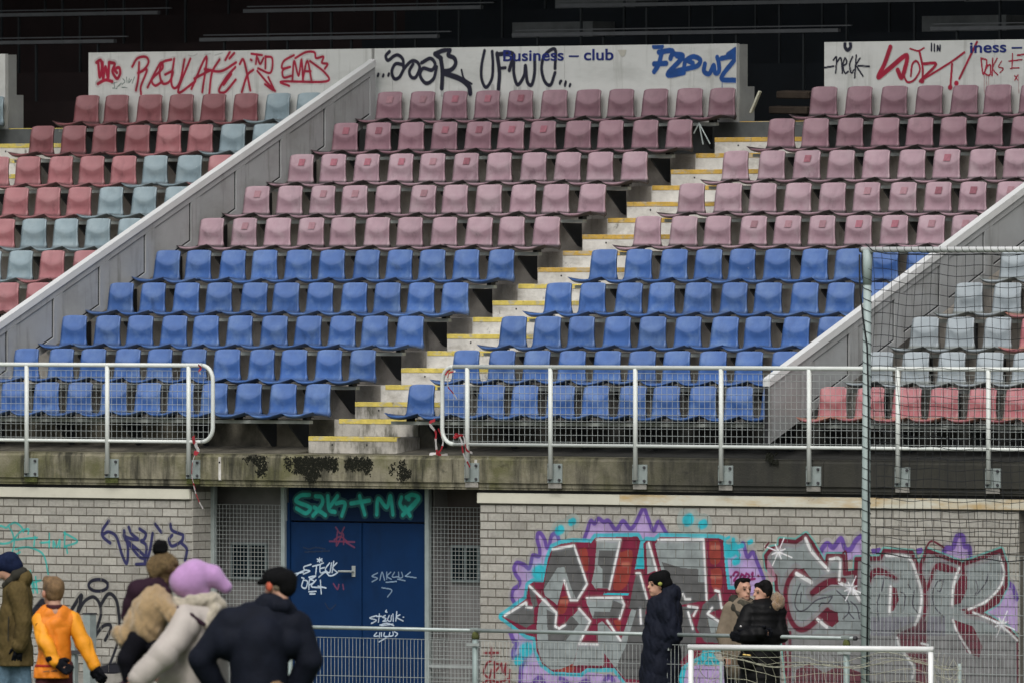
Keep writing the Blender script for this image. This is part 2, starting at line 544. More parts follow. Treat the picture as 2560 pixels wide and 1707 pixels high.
# ------------------------------------------------------------------ sloping dividers
def divider(xf, y0, y1, label):
    t = empty('sloped_divider', (xf, y0, -.4))
    tag(t, label, 'divider', 'sloping grey dividers between the seat blocks')
    inv = -Vector(t.location)
    top = lambda y: .405 + .4655 * y
    bot = lambda y: max(-.285 + .4655 * y, -.62)

    def sl(name, ya, yb, lo, hi, xa, xb, m):
        """sheet between the slopes bot+lo and top+hi (as functions) from ya to yb"""
        o = MB().prism([(ya, lo(ya)), (yb, lo(yb)), (yb, hi(yb)), (ya, hi(ya))], 'x', xa, xb).build(name, m, t)
        o.location = inv
        return o
    yk = y0 + .60
    sl('backing', y0, yk, bot, top, xf - .07, xf - .022, M['joint'])
    sl('backing', yk, y1, bot, top, xf - .07, xf - .022, M['joint'])
    sl('top_rail', y0 - .01, y1, lambda y: top(y) - .07, lambda y: top(y) + .012, xf - .085, xf + .012, M['divider_cap'])
    sl('upper_band', y0, y1, lambda y: top(y) - .15, lambda y: top(y) - .072, xf - .02, xf, M['divider'])
    ss = [y0 + .60 + i * .79 for i in range(int((y1 - y0) / .79))] + [y1]
    sl('foot_panel', y0, ss[0] - .02, bot, lambda y: top(y) - .152, xf - .02, xf - .002, M['divider'])
    for i, a in enumerate(ss[:-1]):
        c = ss[i + 1]
        if c - a < .3:
            continue
        sl('stile', a - .02, a + .13, lambda y: bot(y), lambda y: top(y) - .152, xf - .02, xf + .002, M['divider'])
        sl('panel', a + .138, c - .048, lambda y: bot(y) + .115, lambda y: top(y) - .160, xf - .021, xf - .010, M['divider'])
        sl('lower_band', a + .132, c - .022, lambda y: bot(y), lambda y: bot(y) + .092, xf - .02, xf + .001, M['divider'])
    sl('stile', y1 - .09, y1, lambda y: bot(y), lambda y: top(y) - .152, xf - .02, xf + .003, M['divider'])
    return t

divider(-6.55, -.69, 7.10, 'long sloping grey divider left of the blue and pink seats')
divider(5.62, -.69, 7.10, 'sloping grey divider at right, behind the netted pole, stained at its foot')

# ------------------------------------------------------------------ seats
def seat_mesh():
    prof = [(-.440, .404), (-.436, .414), (-.424, .421), (-.36, .421), (-.28, .419), (-.19, .417), (-.11, .418), (-.06, .421), (-.034, .431),
            (-.020, .455), (-.014, .50), (-.014, .55), (-.013, .60), (-.010, .65), (-.003, .70), (.003, .738), (.009, .758), (.015, .766)]
    hw = [.240, .243, .245, .243, .236, .224, .210, .200, .196, .193, .190, .187, .184, .181, .178, .176, .173, .162]
    n = 13
    bm = bmesh.new()
    rows = []
    for i, ((y, z), h) in enumerate(zip(prof, hw)):
        row = []
        for j in range(n):
            a = -1 + 2 * j / (n - 1)
            a = math.copysign(abs(a) ** .9, a)
            x = a * h
            yy, zz = y, z
            if i <= 6:
                zz += .044 * abs(a) ** 2.0 * (1 - .75 * i / 6)
                yy += .085 * abs(a) ** 2.4 * (1 - i / 7)            # front lip bowed forward in the middle
            else:
                zl = .590 + .070 * a * a                            # lower rim of the dished upper back
                up = max(0, z - zl)
                lo = max(0, zl - z)
                core = 1 - abs(a) ** 3
                yy += core * (-.024 + .36 * min(up, .09) + .62 * min(lo, .06) - .22 * max(0, lo - .06)) + .10 * (z - .60) * .35
                yy -= .022 * abs(a) ** 4
                if i >= 16:
                    zz -= .012 * abs(a) ** 6
            row.append(bm.verts.new((x, yy, zz)))
        rows.append(row)
    for i in range(len(rows) - 1):
        for j in range(n - 1):
            bm.faces.new((rows[i][j], rows[i][j + 1], rows[i + 1][j + 1], rows[i + 1][j]))
    bm.normal_update()
    # turned-back flange all round
    loop = [rows[0][j] for j in range(n)] + [rows[i][n - 1] for i in range(1, len(rows))] + [rows[-1][j] for j in range(n - 2, -1, -1)] + [rows[i][0] for i in range(len(rows) - 2, 0, -1)]
    ring = []
    for v in loop:
        pan = v.co.z < .47 and v.co.y < -.04
        d = Vector((0, .045, -.026)) if pan else Vector((-.016 * v.co.x / .17, .040, -.006))
        c = v.co + d
        ring.append(bm.verts.new(c))
    for i in range(len(loop)):
        j = (i + 1) % len(loop)
        bm.faces.new((loop[j], loop[i], ring[i], ring[j]))
    bmesh.ops.recalc_face_normals(bm, faces=bm.faces)
    bmesh.ops.solidify(bm, geom=list(bm.faces), thickness=.005)
    me = bpy.data.meshes.new('shell')
    bm.to_mesh(me)
    bm.free()
    me.polygons.foreach_set('use_smooth', [True] * len(me.polygons))
    return me

SHELL = seat_mesh()
mk = MB()
for (x0, x1, z0, z1) in ((-.046, .046, .634, .712),):
    nx = 5
    for a in range(nx):
        xa, xb = x0 + (x1 - x0) * a / nx, x0 + (x1 - x0) * (a + 1) / nx
        def yy(x, z):
            aa = abs(x) / .178
            zl = .590 + .070 * aa * aa
            base = -.012 + max(0, z - .65) * .14
            return base + (1 - aa ** 3) * (-.024 + .36 * min(max(0, z - zl), .09)) + .035 * (z - .60) - .010
        mk.add([(xa, yy(xa, z0), z0), (xb, yy(xb, z0), z0), (xb, yy(xb, z1), z1), (xa, yy(xa, z1), z1)], [(0, 1, 2, 3)])
MARK = mk.mesh('sticker_mark')
fm = MB()
fm.box(-.03, .03, -.235, -.155, .36, .412)
fm.box(-.012, .012, -.30, -.09, .395, .408)
MOUNT = fm.mesh('mount')

SEATS = 0
ORD = ['first', 'second', 'third', 'fourth', 'fifth', 'sixth', 'seventh', 'eighth', 'ninth', 'tenth', 'eleventh', 'twelfth']
ROWN = {1: 'front row', 10: 'top row'}
def rowname(k):
    return ROWN.get(k, ORD[k - 1] + ' row up')

COLN = {'seat_blue': 'blue', 'seat_pink': 'faded pink', 'seat_rose': 'dusty rose', 'seat_red': 'faded red', 'seat_brick': 'dull red', 'seat_pale': 'pale blue', 'seat_grey': 'bleached grey', 'seat_red2': 'salmon red'}


def seat(xleft, k, matname, label, mark=None):
    global SEATS
    jit = RND.uniform(-.008, .008)
    r = empty('stadium_seat', (xleft + .166 + jit, (k - 1) * D_, tread(k)))
    r.rotation_euler = (RND.uniform(-.025, .025), RND.uniform(-.012, .012), RND.uniform(-.035, .035))
    tag(r, label, 'seat', 'plastic stadium seats on the terrace')
    mesh_obj('shell', SHELL, M[matname], r)
    mesh_obj('mount', MOUNT, M['bracket'], r)
    if mark:
        mesh_obj('sticker_mark', MARK, M[mark], r)
    SEATS += 1
    return r


def seat_rail(x0, x1, k, brackets):
    z = tread(k) + .328
    y = (k - 1) * D_ - .26
    o = MB().box(x0, x1, y - .03, y + .03, z, z + .036).build('seat_rail', M['rail_steel'], stand)
    yr = riser(k + 1) if k < 10 else YW
    for bx in brackets:
        MB().prism([(y + .06, z - .004), (y + .06, z - .03), (yr - .06, tread(k) + .07), (yr - .003, tread(k) + .05), (yr - .003, z - .004)], 'x', bx - .012, bx + .012).build('bracket', M['bracket'], o)
    return o


# block B, left of the middle stairs
marksB = {10: {0: 'mark_faint', 1: 'mark_faint', 2: 'mark', 3: 'mark', 4: 'mark'}, 9: {0: 'mark', 1: 'mark', 3: 'mark', 4: 'mark', 5: 'mark', 6: 'mark'},
          8: {0: 'mark', 1: 'mark', 2: 'mark', 3: 'mark', 4: 'mark_faint', 5: 'mark'}, 7: {0: 'mark_faint', 2: 'mark_faint', 1: None, 3: 'mark_faint', 5: 'mark_faint'}, 6: {1: 'mark_faint', 3: 'mark_faint'}}
marksC = {10: {}, 9: {}, 8: {2: 'mark', 6: 'mark', 9: 'mark_faint'}, 7: {5: 'mark_faint', 6: 'mark_faint', 7: 'mark', 8: 'mark', 9: 'mark_faint'}, 6: {3: 'mark_faint', 4: 'mark_faint', 5: 'mark_faint', 6: 'mark', 7: 'mark', 8: 'mark_faint', 9: 'mark_faint'}}
for k in range(1, 11):
    cn = 'seat_blue' if k <= 5 else ('seat_pink' if k <= 8 else 'seat_rose')
    for i in range(11):
        mk_ = marksB.get(k, {}).get(i) if k > 5 else None
        n = 11 - i
        lab = '%s plastic seat, %s, %s left of the middle stairs' % (COLN[cn], rowname(k), ORD[n - 1])
        seat(-6.487 + .5 * i, k, cn, lab, mk_)
    seat_rail(-6.50, -1.21, k, [-6.1, -5.05, -4.05, -3.05, -2.05, -1.58])
    for i in range(11):
        if i == 10 and k > 4:
            continue
        mk_ = marksC.get(k, {}).get(i) if k > 5 else None
        lab = '%s plastic seat, %s, %s right of the middle stairs' % (COLN[cn], rowname(k), ORD[i])
        seat(.0 + .5 * i, k, cn, lab, mk_)
    seat_rail(-.03, 5.52, k, [.42, 1.42, 2.42, 3.42, 4.42, 5.3])

# block A, beyond the long divider
patA = {10: (0, 'BBBBBBPPP'), 9: (0, 'BBBBRRPPP'), 8: (0, 'RRRRRPPRR'), 7: (1, 'RRRRPPPP'), 6: (3, 'RPPPPP'), 5: (4, 'PPRRR'), 4: (6, 'RRR')}
for k, (i0, s) in patA.items():
    for j, ch in enumerate(s):
        i = i0 + j
        cn = {'R': 'seat_red', 'B': 'seat_brick', 'P': 'seat_pale'}[ch]
        lab = '%s seat beyond the long divider, %s, %s from far left stairs' % (COLN[cn], rowname(k), ORD[i])
        seat(-11.22 + .5 * i, k, cn, lab)
    seat_rail(-11.22 + .5 * i0 - .03, -6.68, k, [-10.9 + q for q in range(5) if -10.9 + q > -11.2 + .5 * i0])
# one seat of the block further left
seat(-12.72, 10, 'seat_pale', 'pale blue plastic seat cut by the left edge, below the far left wall end')
# block D, behind the ball net
patD = {1: 'SSSSSSS', 2: 'GGGGGG', 3: 'GGGSS', 4: 'GGSS', 5: 'GG', 6: 'G'}
for k, s in patD.items():
    for i, ch in enumerate(s):
        cn = 'seat_red2' if ch == 'S' else 'seat_grey'
        lab = '%s seat behind the ball net, %s, %s right of the divider' % (COLN[cn], rowname(k), ORD[i])
        seat(5.79 + .502 * i, k, cn, lab)
    seat_rail(5.74, 5.79 + .502 * len(s), k, [5.95 + q for q in range(4) if 5.95 + q < 5.7 + .5 * len(s)])

# ------------------------------------------------------------------ sprayed paint: laid on the real surface as thin patches
PAINT = bpy.data.materials.new('spray_paint')
PAINT.use_nodes = True
_N, _L = PAINT.node_tree.nodes, PAINT.node_tree.links
_a = _N.new('ShaderNodeAttribute')
_a.attribute_name = 'Col'
_no = _N.new('ShaderNodeTexNoise')
_no.inputs['Scale'].default_value = 9.0
_no.inputs['Detail'].default_value = 6.0
_g = _N.new('ShaderNodeNewGeometry')
_L.new(_g.outputs['Position'], _no.inputs['Vector'])
_r = _N.new('ShaderNodeMapRange')
_r.inputs['From Min'].default_value = .3
_r.inputs['From Max'].default_value = .7
_r.inputs['To Min'].default_value = .78
_r.inputs['To Max'].default_value = 1.16
_L.new(_no.outputs['Fac'], _r.inputs['Value'])
_s = _N.new('ShaderNodeVectorMath')
_s.operation = 'SCALE'
_L.new(_a.outputs['Color'], _s.inputs[0])
_L.new(_r.outputs[0], _s.inputs['Scale'])
_L.new(_s.outputs[0], _N['Principled BSDF'].inputs['Base Color'])
_N['Principled BSDF'].inputs['Roughness'].default_value = .6

CROPS = {'c1': (0, 0, 2.735), 'c2': (850, 0, 2.735), 'c3': (1700, 0, 2.735), 'L': (0, 1100, 2.583), 'DR': (480, 1100, 2.583), 'F': (480, 1000, 3.267),
         'M3': (1200, 1100, 2.583), 'M4': (1860, 1100, 2.583), 'K': (2120, 1330, 4.159)}


def catmull(P, n=6):
    P = [np.array(p, float) for p in P]
    if len(P) < 3:
        return P
    out = []
    Q = [2 * P[0] - P[1]] + P + [2 * P[-1] - P[-2]]
    for i in range(1, len(Q) - 2):
        p0, p1, p2, p3 = Q[i - 1:i + 3]
        for t in np.linspace(0, 1, n, endpoint=False):
            out.append(.5 * ((2 * p1) + (-p0 + p2) * t + (2 * p0 - 5 * p1 + 4 * p2 - p3) * t * t + (-p0 + 3 * p1 - 3 * p2 + p3) * t ** 3))
    out.append(P[-1])
    return out


class Canvas:
    def __init__(s, y, x0, x1, z0, z1, c=.006, base=(.4, .38, .34)):
        s.y, s.x0, s.z0, s.c = y, x0, z0, c
        s.nx, s.nz = int((x1 - x0) / c), int((z1 - z0) / c)
        s.rgb = np.zeros((s.nz, s.nx, 3))
        s.a = np.zeros((s.nz, s.nx))
        s.base = np.array(base)
        s.crop = 'c1'
        s.halo = True

    def w(s, p):
        ox, oy, k = CROPS[s.crop]
        q = on_y(ox + p[0] / k, oy + p[1] / k, s.y)
        return np.array([q[0], q[2]])

    def _win(s, lo, hi):
        i0, i1 = max(0, int((lo[0] - s.x0) / s.c) - 1), min(s.nx, int((hi[0] - s.x0) / s.c) + 2)
        j0, j1 = max(0, int((lo[1] - s.z0) / s.c) - 1), min(s.nz, int((hi[1] - s.z0) / s.c) + 2)
        if i0 >= i1 or j0 >= j1:
            return None
        X, Z = np.meshgrid(s.x0 + (np.arange(i0, i1) + .5) * s.c, s.z0 + (np.arange(j0, j1) + .5) * s.c)
        return slice(j0, j1), slice(i0, i1), X, Z

    def _comp(s, sl, cov, col):
        cov = np.clip(cov, 0, 1)
        A = s.a[sl]
        na = cov + A * (1 - cov)
        with np.errstate(divide='ignore', invalid='ignore'):
            f = np.where(na > 0, cov / np.maximum(na, 1e-6), 0)
        s.rgb[sl] = s.rgb[sl] * (1 - f[..., None]) + np.array(col) * f[..., None]
        s.a[sl] = na

    def stroke(s, pts, width, col, curve=True, alpha=1.0, soft=.3):
        """width in metres; a full-strength line also leaves a dusting of overspray"""
        if alpha == 1.0 and width > .018 and s.halo:
            s.stroke(pts, width * 1.9, col, curve, .17, 1.0)
            soft = max(soft, .45)
        P = [s.w(p) for p in pts]
        if curve and len(P) > 2:
            P = catmull(P)
        P = np.array(P)
        r = width / 2
        win = s._win(P.min(0) - r * 2, P.max(0) + r * 2)
        if win is None:
            return
        j, i, X, Z = win
        d = np.full(X.shape, 9.0)
        if len(P) == 1:
            d = np.hypot(X - P[0, 0], Z - P[0, 1])
        for a, b in zip(P[:-1], P[1:]):
            ab = b - a
            t = np.clip(((X - a[0]) * ab[0] + (Z - a[1]) * ab[1]) / max(ab @ ab, 1e-9), 0, 1)
            d = np.minimum(d, np.hypot(X - a[0] - t * ab[0], Z - a[1] - t * ab[1]))
        cov = np.clip((r - d) / (r * soft) + .5, 0, 1) * alpha
        s._comp((j, i), cov, col)

    def poly(s, pts, col, curve=False, alpha=1.0, outline=None, ow=.03):
        P = [s.w(p) for p in pts]
        if curve:
            P = catmull(P + [P[0]])
        P = np.array(P)
        win = s._win(P.min(0), P.max(0))
        if win is None:
            return
        j, i, X, Z = win
        ins = np.zeros(X.shape, bool)
        n = len(P)
        for k in range(n):
            (xa, za), (xb, zb) = P[k], P[(k + 1) % n]
            if za == zb:
                continue
            c = (za > Z) != (zb > Z)
            ins ^= c & (X < (xb - xa) * (Z - za) / (zb - za) + xa)
        s._comp((j, i), ins * alpha, col)
        if outline is not None:
            s.stroke(list(pts) + [pts[0]], ow, outline, curve=curve)

    def emit(s, name, parent, inv, joint=None, off=.0015, label=None):
        """joint(x,z) -> True in a recessed mortar joint"""
        q = np.clip(np.sqrt(s.rgb) * 31 + .5, 0, 31).astype(int)
        al = (s.a * 8 + .5).astype(int)
        X, Z = np.meshgrid(s.x0 + (np.arange(s.nx) + .5) * s.c, s.z0 + (np.arange(s.nz) + .5) * s.c)
        J = joint(X, Z) if joint else np.zeros(X.shape, bool)
        key = np.where(al > 0, ((q[..., 0] * 32 + q[..., 1]) * 32 + q[..., 2]) * 32 + al * 2 + J + 1, 0)
        quads = []
        open_ = {}
        for r in range(s.nz):
            row = key[r]
            ch = np.flatnonzero(np.diff(row)) + 1
            st = np.concatenate(([0], ch))
            en = np.concatenate((ch, [s.nx]))
            new = {}
            for a, b in zip(st, en):
                kk = row[a]
                if kk == 0:
                    continue
                t = (a, b, kk)
                new[t] = open_.pop(t, r)
            for (a, b, kk), r0 in open_.items():
                quads.append((a, b, r0, r, kk))
            open_ = new
        for (a, b, kk), r0 in open_.items():
            quads.append((a, b, r0, s.nz, kk))
        n = len(quads)
        if n == 0:
            return None
        Q = np.array(quads)
        xa, xb = s.x0 + Q[:, 0] * s.c, s.x0 + Q[:, 1] * s.c
        za, zb = s.z0 + Q[:, 2] * s.c, s.z0 + Q[:, 3] * s.c
        kk = Q[:, 4] - 1
        jj = kk & 1
        alv = ((kk >> 1) & 15) / 8.0
        c = kk >> 5
        rgb = np.stack([(c >> 10) & 31, (c >> 5) & 31, c & 31], 1) / 31.0
        rgb = rgb ** 2
        rgb = rgb * alv[:, None] + s.base * (1 - alv[:, None])
        rgb = rgb * np.where(jj == 1, .62, 1.0)[:, None]
        y = s.y - off + jj * .0055
        V = np.empty((n, 4, 3))
        V[:, 0] = np.stack([xa, y, za], 1)
        V[:, 1] = np.stack([xb, y, za], 1)
        V[:, 2] = np.stack([xb, y, zb], 1)
        V[:, 3] = np.stack([xa, y, zb], 1)
        me = bpy.data.meshes.new(name)
        me.vertices.add(4 * n)
        me.vertices.foreach_set('co', V.ravel())
        me.loops.add(4 * n)
        me.loops.foreach_set('vertex_index', np.arange(4 * n))
        me.polygons.add(n)
        me.polygons.foreach_set('loop_start', np.arange(n) * 4)
        me.update(calc_edges=True)
        at = me.color_attributes.new('Col', 'FLOAT_COLOR', 'CORNER')
        at.data.foreach_set('color', np.repeat(np.concatenate([rgb, np.ones((n, 1))], 1), 4, 0).ravel())
        me.materials.append(PAINT)
        o = bpy.data.objects.new(name, me)
        link(o, parent)
        o.location = inv
        if label:
            o['label'] = label
        return o


CRIM = (.175, .012, .032)
TAGRED = (.33, .012, .035)
BLK = (.010, .010, .022)
NAVY = (.02, .022, .12)
BLUE = (.008, .07, .28)
TEAL = (.025, .56, .47)
CYAN = (.03, .42, .52)
LAV = (.42, .31, .55)
PUR = (.13, .06, .30)
LG = (.27, .29, .30)
DG = (.095, .10, .105)
WHT = (.72, .72, .72)
REDL = (.34, .05, .03)
MAR = (.135, .010, .025)

# --- rear wall A
cv = Canvas(YW, -11.15, -6.75, 3.2, 3.845, .007, (.58, .59, .57))
cv.crop = 'c1'
for p in ([(660, 430), (690, 415), (697, 470), (682, 530), (672, 430)], [(702, 430), (706, 540), (722, 460), (740, 540), (746, 430)], [(752, 430), (785, 440), (770, 490), (800, 540), (822, 505), (815, 465), (785, 478), (800, 500)], [(670, 575), (720, 550), (768, 560)]):
    cv.stroke(p, .042, TAGRED)
for p in ([(905, 458), (940, 402), (998, 392), (1016, 430), (985, 480), (945, 502)], [(952, 430), (946, 540), (930, 620)], [(945, 502), (1005, 480), (965, 590), (965, 645)], [(1010, 600), (1060, 500), (1100, 432), (1112, 470), (1040, 545), (1062, 588), (1110, 560)],
          [(1172, 410), (1112, 430), (1092, 500), (1112, 572), (1160, 560), (1182, 492), (1130, 512)], [(1192, 405), (1172, 560), (1195, 606), (1232, 560), (1262, 410)], [(1302, 405), (1218, 632), (1335, 560)], [(1310, 610), (1412, 390), (1384, 632)], [(1330, 540), (1440, 482)],
          [(1400, 475), (1510, 490), (1615, 430)], [(1502, 410), (1450, 500), (1432, 642)], [(1610, 462), (1550, 530), (1498, 620), (1540, 632), (1612, 548)], [(1530, 582), (1582, 510)], [(1542, 412), (1572, 358)], [(1570, 402), (1602, 366)],
          [(1640, 440), (1662, 408), (1682, 470), (1712, 620)], [(1732, 480), (1690, 520), (1654, 632)]):
    cv.stroke(p, .034, TAGRED)
for p in ([(1720, 370), (1792, 380)], [(1757, 380), (1750, 440)], [(1762, 400), (1780, 440), (1802, 400)], [(1817, 390), (1815, 470)], [(1815, 390), (1862, 402), (1850, 500), (1765, 470)], [(1760, 488), (1830, 570), (1882, 625)], [(1812, 578), (1872, 618), (1835, 530)], [(1715, 410), (1722, 415)],
          [(2010, 380), (1942, 420), (1930, 470), (1985, 460), (1935, 482), (1940, 532), (1990, 522)], [(2000, 550), (2012, 420), (2042, 520), (2062, 410), (2072, 550)], [(2072, 540), (2102, 420), (2130, 550)], [(2090, 490), (2125, 490)], [(2120, 420), (2222, 500), (2228, 560), (1930, 560), (1978, 590)],
          [(2020, 400), (2090, 360), (2150, 360), (2162, 400), (2212, 390), (2202, 432), (2240, 440), (2222, 472)]):
    cv.stroke(p, .030, TAGRED)
for p in ([(760, 575), (800, 565)], [(780, 570), (785, 600)], [(800, 600), (830, 570), (815, 590)], [(840, 540), (855, 560), (835, 580)], [(865, 530), (870, 570)], [(885, 540), (880, 570), (900, 545)], [(905, 570), (920, 530)], [(835, 600), (870, 602)], [(770, 605), (800, 608)]):
    cv.stroke(p, .012, (.06, .12, .10), alpha=.7)
for p in ([(1290, 380), (1320, 385), (1350, 370)], [(1400, 375), (1440, 370)], [(1470, 380), (1520, 365)]):
    cv.stroke(p, .012, (.3, .3, .3), alpha=.5)
cv.emit('graffiti', WALL_A, -Vector(WALL_A.location), off=.002, label='red sprayed tags on white wall')

# --- rear wall B
cv = Canvas(YW, -6.68, -1.26, 3.2, 3.845, .007, (.58, .59, .57))
cv.halo = False
cv.crop = 'c2'
for p, wd in (([(340, 355), (315, 385), (330, 415), (372, 385), (402, 380), (432, 410), (436, 465)], .035), ([(432, 445), (382, 440), (356, 490), (372, 540), (408, 530), (442, 470), (492, 420), (532, 430), (546, 470), (520, 530), (490, 530), (476, 490), (502, 440)], .036),
              ([(560, 432), (620, 402), (652, 440), (630, 482), (570, 470), (550, 520), (590, 572), (642, 540), (662, 460)], .038), ([(652, 372), (702, 350), (752, 342), (742, 380), (782, 400), (792, 440), (762, 480), (702, 492)], .046), ([(690, 400), (702, 490), (698, 605)], .05),
              ([(652, 372), (692, 402)], .05), ([(712, 502), (822, 542), (882, 592), (892, 640)], .055), ([(902, 576), (850, 540), (832, 480)], .022),
              ([(990, 350), (970, 450), (970, 540), (1000, 600), (1040, 540), (1047, 440), (1042, 355)], .035), ([(1076, 370), (1092, 500), (1085, 612)], .045), ([(1076, 376), (1182, 370), (1160, 482)], .042), ([(1092, 470), (1132, 466)], .032),
              ([(1192, 380), (1190, 500), (1216, 582), (1260, 522), (1270, 452), (1282, 560), (1312, 582), (1332, 500), (1332, 380)], .038), ([(1472, 470), (1472, 340), (1402, 380), (1380, 470), (1402, 560), (1442, 582), (1472, 500)], .036)):
    cv.stroke(p, wd * 1.25, BLK)
for p in ((260, 520), (295, 525), (332, 518), (1505, 570), (1540, 580), (1572, 592)):
    cv.stroke([p, (p[0] + 4, p[1] - 12)], .035, BLK)
for p in ([(1505, 575), (1515, 555)], [(1540, 590), (1545, 560)]):
    cv.stroke(p, .03, BLK)
for x in (985, 1010, 1045, 1090, 1200, 1230, 1290, 1420, 880, 890, 700):
    cv.stroke([(x, 590), (x + 2, 650)], .05, BLK, alpha=.22)
for p in ([(2150, 320), (2202, 320)], [(2182, 360), (2272, 350), (2262, 402)], [(2202, 360), (2182, 440), (2150, 492)], [(2150, 440), (2232, 436)], [(2290, 372), (2345, 392), (2242, 512), (2352, 500)]):
    cv.stroke(p, .065, BLUE)
cv.crop = 'c3'
for p in ([(-60, 500), (0, 482), (60, 470), (122, 452), (140, 412), (92, 390), (40, 420), (30, 468)], [(-20, 385), (20, 400)], [(172, 440), (166, 490), (202, 506), (232, 450), (242, 500), (268, 490), (266, 430), (256, 395)], [(285, 402), (340, 392), (380, 402), (285, 535), (380, 552)], [(330, 376), (380, 342)], [(352, 388), (386, 364)], [(60, 420), (90, 435)]):
    cv.stroke(p, .062, BLUE)
cv.stroke([(290, 560), (290, 600)], .012, BLUE, alpha=.6)
cv.crop = 'c2'
cv.poly([(1900, 345), (1960, 340), (1950, 385), (1925, 390)], (.25, .24, .14), alpha=.5)
cv.poly([(82, 360), (120, 362), (118, 432), (80, 430)], (.30, .30, .30), alpha=.6)
gB = cv.emit('graffiti', WALL_B, -Vector(WALL_B.location), off=.005, label='black and blue sprayed tags on white wall')

# --- rear wall C
cv = Canvas(YW, .03, 4.2, 3.2, 3.845, .007, (.58, .59, .57))
cv.halo = False
cv.crop = 'c3'
for p in ([(985, 465), (1052, 455)], [(1050, 412), (1072, 395), (1066, 502)], [(1072, 432), (1102, 400), (1112, 502)], [(1120, 452), (1142, 432), (1130, 400), (1116, 452), (1130, 502), (1152, 490)], [(1182, 390), (1162, 440), (1172, 500), (1192, 480)], [(1207, 380), (1196, 532)], [(1200, 452), (1232, 400)], [(1206, 452), (1252, 522)], [(1220, 452), (1296, 456)], [(1720, 300), (1722, 350)], [(1740, 305), (1742, 352)], [(1760, 350), (1762, 315), (1778, 350), (1780, 312)]):
    cv.stroke(p, .021, BLK)
cv.stroke([(1130, 290), (1130, 325), (1148, 345), (1168, 325), (1165, 290)], .045, BLK)
for p, wd in (([(1440, 325), (1400, 440), (1358, 530), (1430, 475), (1552, 382), (1520, 530), (1490, 482)], .06), ([(1560, 402), (1530, 480), (1552, 560), (1602, 550), (1642, 480), (1622, 422), (1590, 442), (1580, 522)], .026), ([(1640, 360), (1660, 460), (1660, 560)], .03), ([(1662, 440), (1752, 442), (1642, 558)], .036), ([(1672, 540), (1850, 430), (1946, 360)], .026), ([(1862, 440), (1850, 602)], .03), ([(2032, 290), (1912, 540)], .030), ([(1575, 335), (1630, 350), (1670, 330)], .02),
              ([(2060, 400), (2075, 510), (2100, 420), (2062, 402)], .02), ([(2105, 450), (2085, 500), (2120, 515), (2125, 450), (2105, 450)], .02), ([(2140, 400), (2135, 520)], .018), ([(2170, 400), (2140, 470), (2175, 515)], .016), ([(2200, 420), (2180, 460), (2212, 470), (2190, 500)], .014), ([(2275, 370), (2272, 470)], .016), ([(2250, 420), (2340, 410)], .016), ([(2310, 380), (2352, 375)], .02), ([(2290, 520), (2312, 550)], .014), ([(2312, 515), (2290, 552)], .014), ([(2260, 470), (2320, 465)], .014)):
    cv.stroke(p, wd, TAGRED)
for p in ((1890, 572), (1655, 556), (1848, 600)):
    cv.stroke([p, (p[0] + 3, p[1])], .06, TAGRED)
for x in (2080, 2095, 2110, 2315):
    cv.stroke([(x, 510), (x + 4, 640)], .008, (.3, .05, .07), alpha=.6)
cv.emit('graffiti', WALL_C, -Vector(WALL_C.location), off=.005, label='red and black sprayed tags on white wall')


def lettering(text, crop, p0, p1, hpx, parent, y, m, off=.0068):
    """flat sign-writing between two traced points of the wall plane"""
    cu = bpy.data.curves.new('lettering', 'FONT')
    cu.body = text
    cu.size = 1.0
    cu.offset = .018
    cu.extrude = 0.0
    ob = bpy.data.objects.new('lettering', cu)
    link(ob)
    dg = bpy.context.evaluated_depsgraph_get()
    me = bpy.data.meshes.new_from_object(ob.evaluated_get(dg))
    bpy.data.objects.remove(ob)
    V = np.array([v.co[:] for v in me.vertices])
    mn, mx = V.min(0), V.max(0)
    ox, oy, k = CROPS[crop]
    a = on_y(ox + p0[0] / k, oy + p0[1] / k, y)
    b_ = on_y(ox + p1[0] / k, oy + p1[1] / k, y)
    h = on_y(ox + p0[0] / k, oy + (p0[1] - hpx) / k, y)[2] - a[2]
    loc = np.array(parent.location)
    for v in me.vertices:
        fx = (v.co.x - mn[0]) / (mx[0] - mn[0])
        fz = (v.co.y - mn[1]) / (mx[1] - mn[1])
        v.co = (a[0] + (b_[0] - a[0]) * fx - loc[0], y - off - loc[1], a[2] + fz * h + (b_[2] - a[2]) * fx - loc[2])
    me.materials.clear()
    me.materials.append(m)
    o = bpy.data.objects.new('lettering', me)
    link(o, parent)
    o['label'] = 'blue lettering on the white wall'
    return o

M['letter'] = mat('sign_blue', (.012, .022, .16), .5, .15)
lettering('Business \u2013 club', 'c2', (1118, 422), (1872, 414), 78, WALL_B, YW, M['letter'])
lettering('iness \u2013', 'c3', (1985, 366), (2342, 358), 72, WALL_C, YW, M['letter'])

# ------------------------------------------------------------------ brick walls below the beam
BZ = -1.281          # top of the first course (fascia strip above hides its edge)
CO = .0915
JW = .010


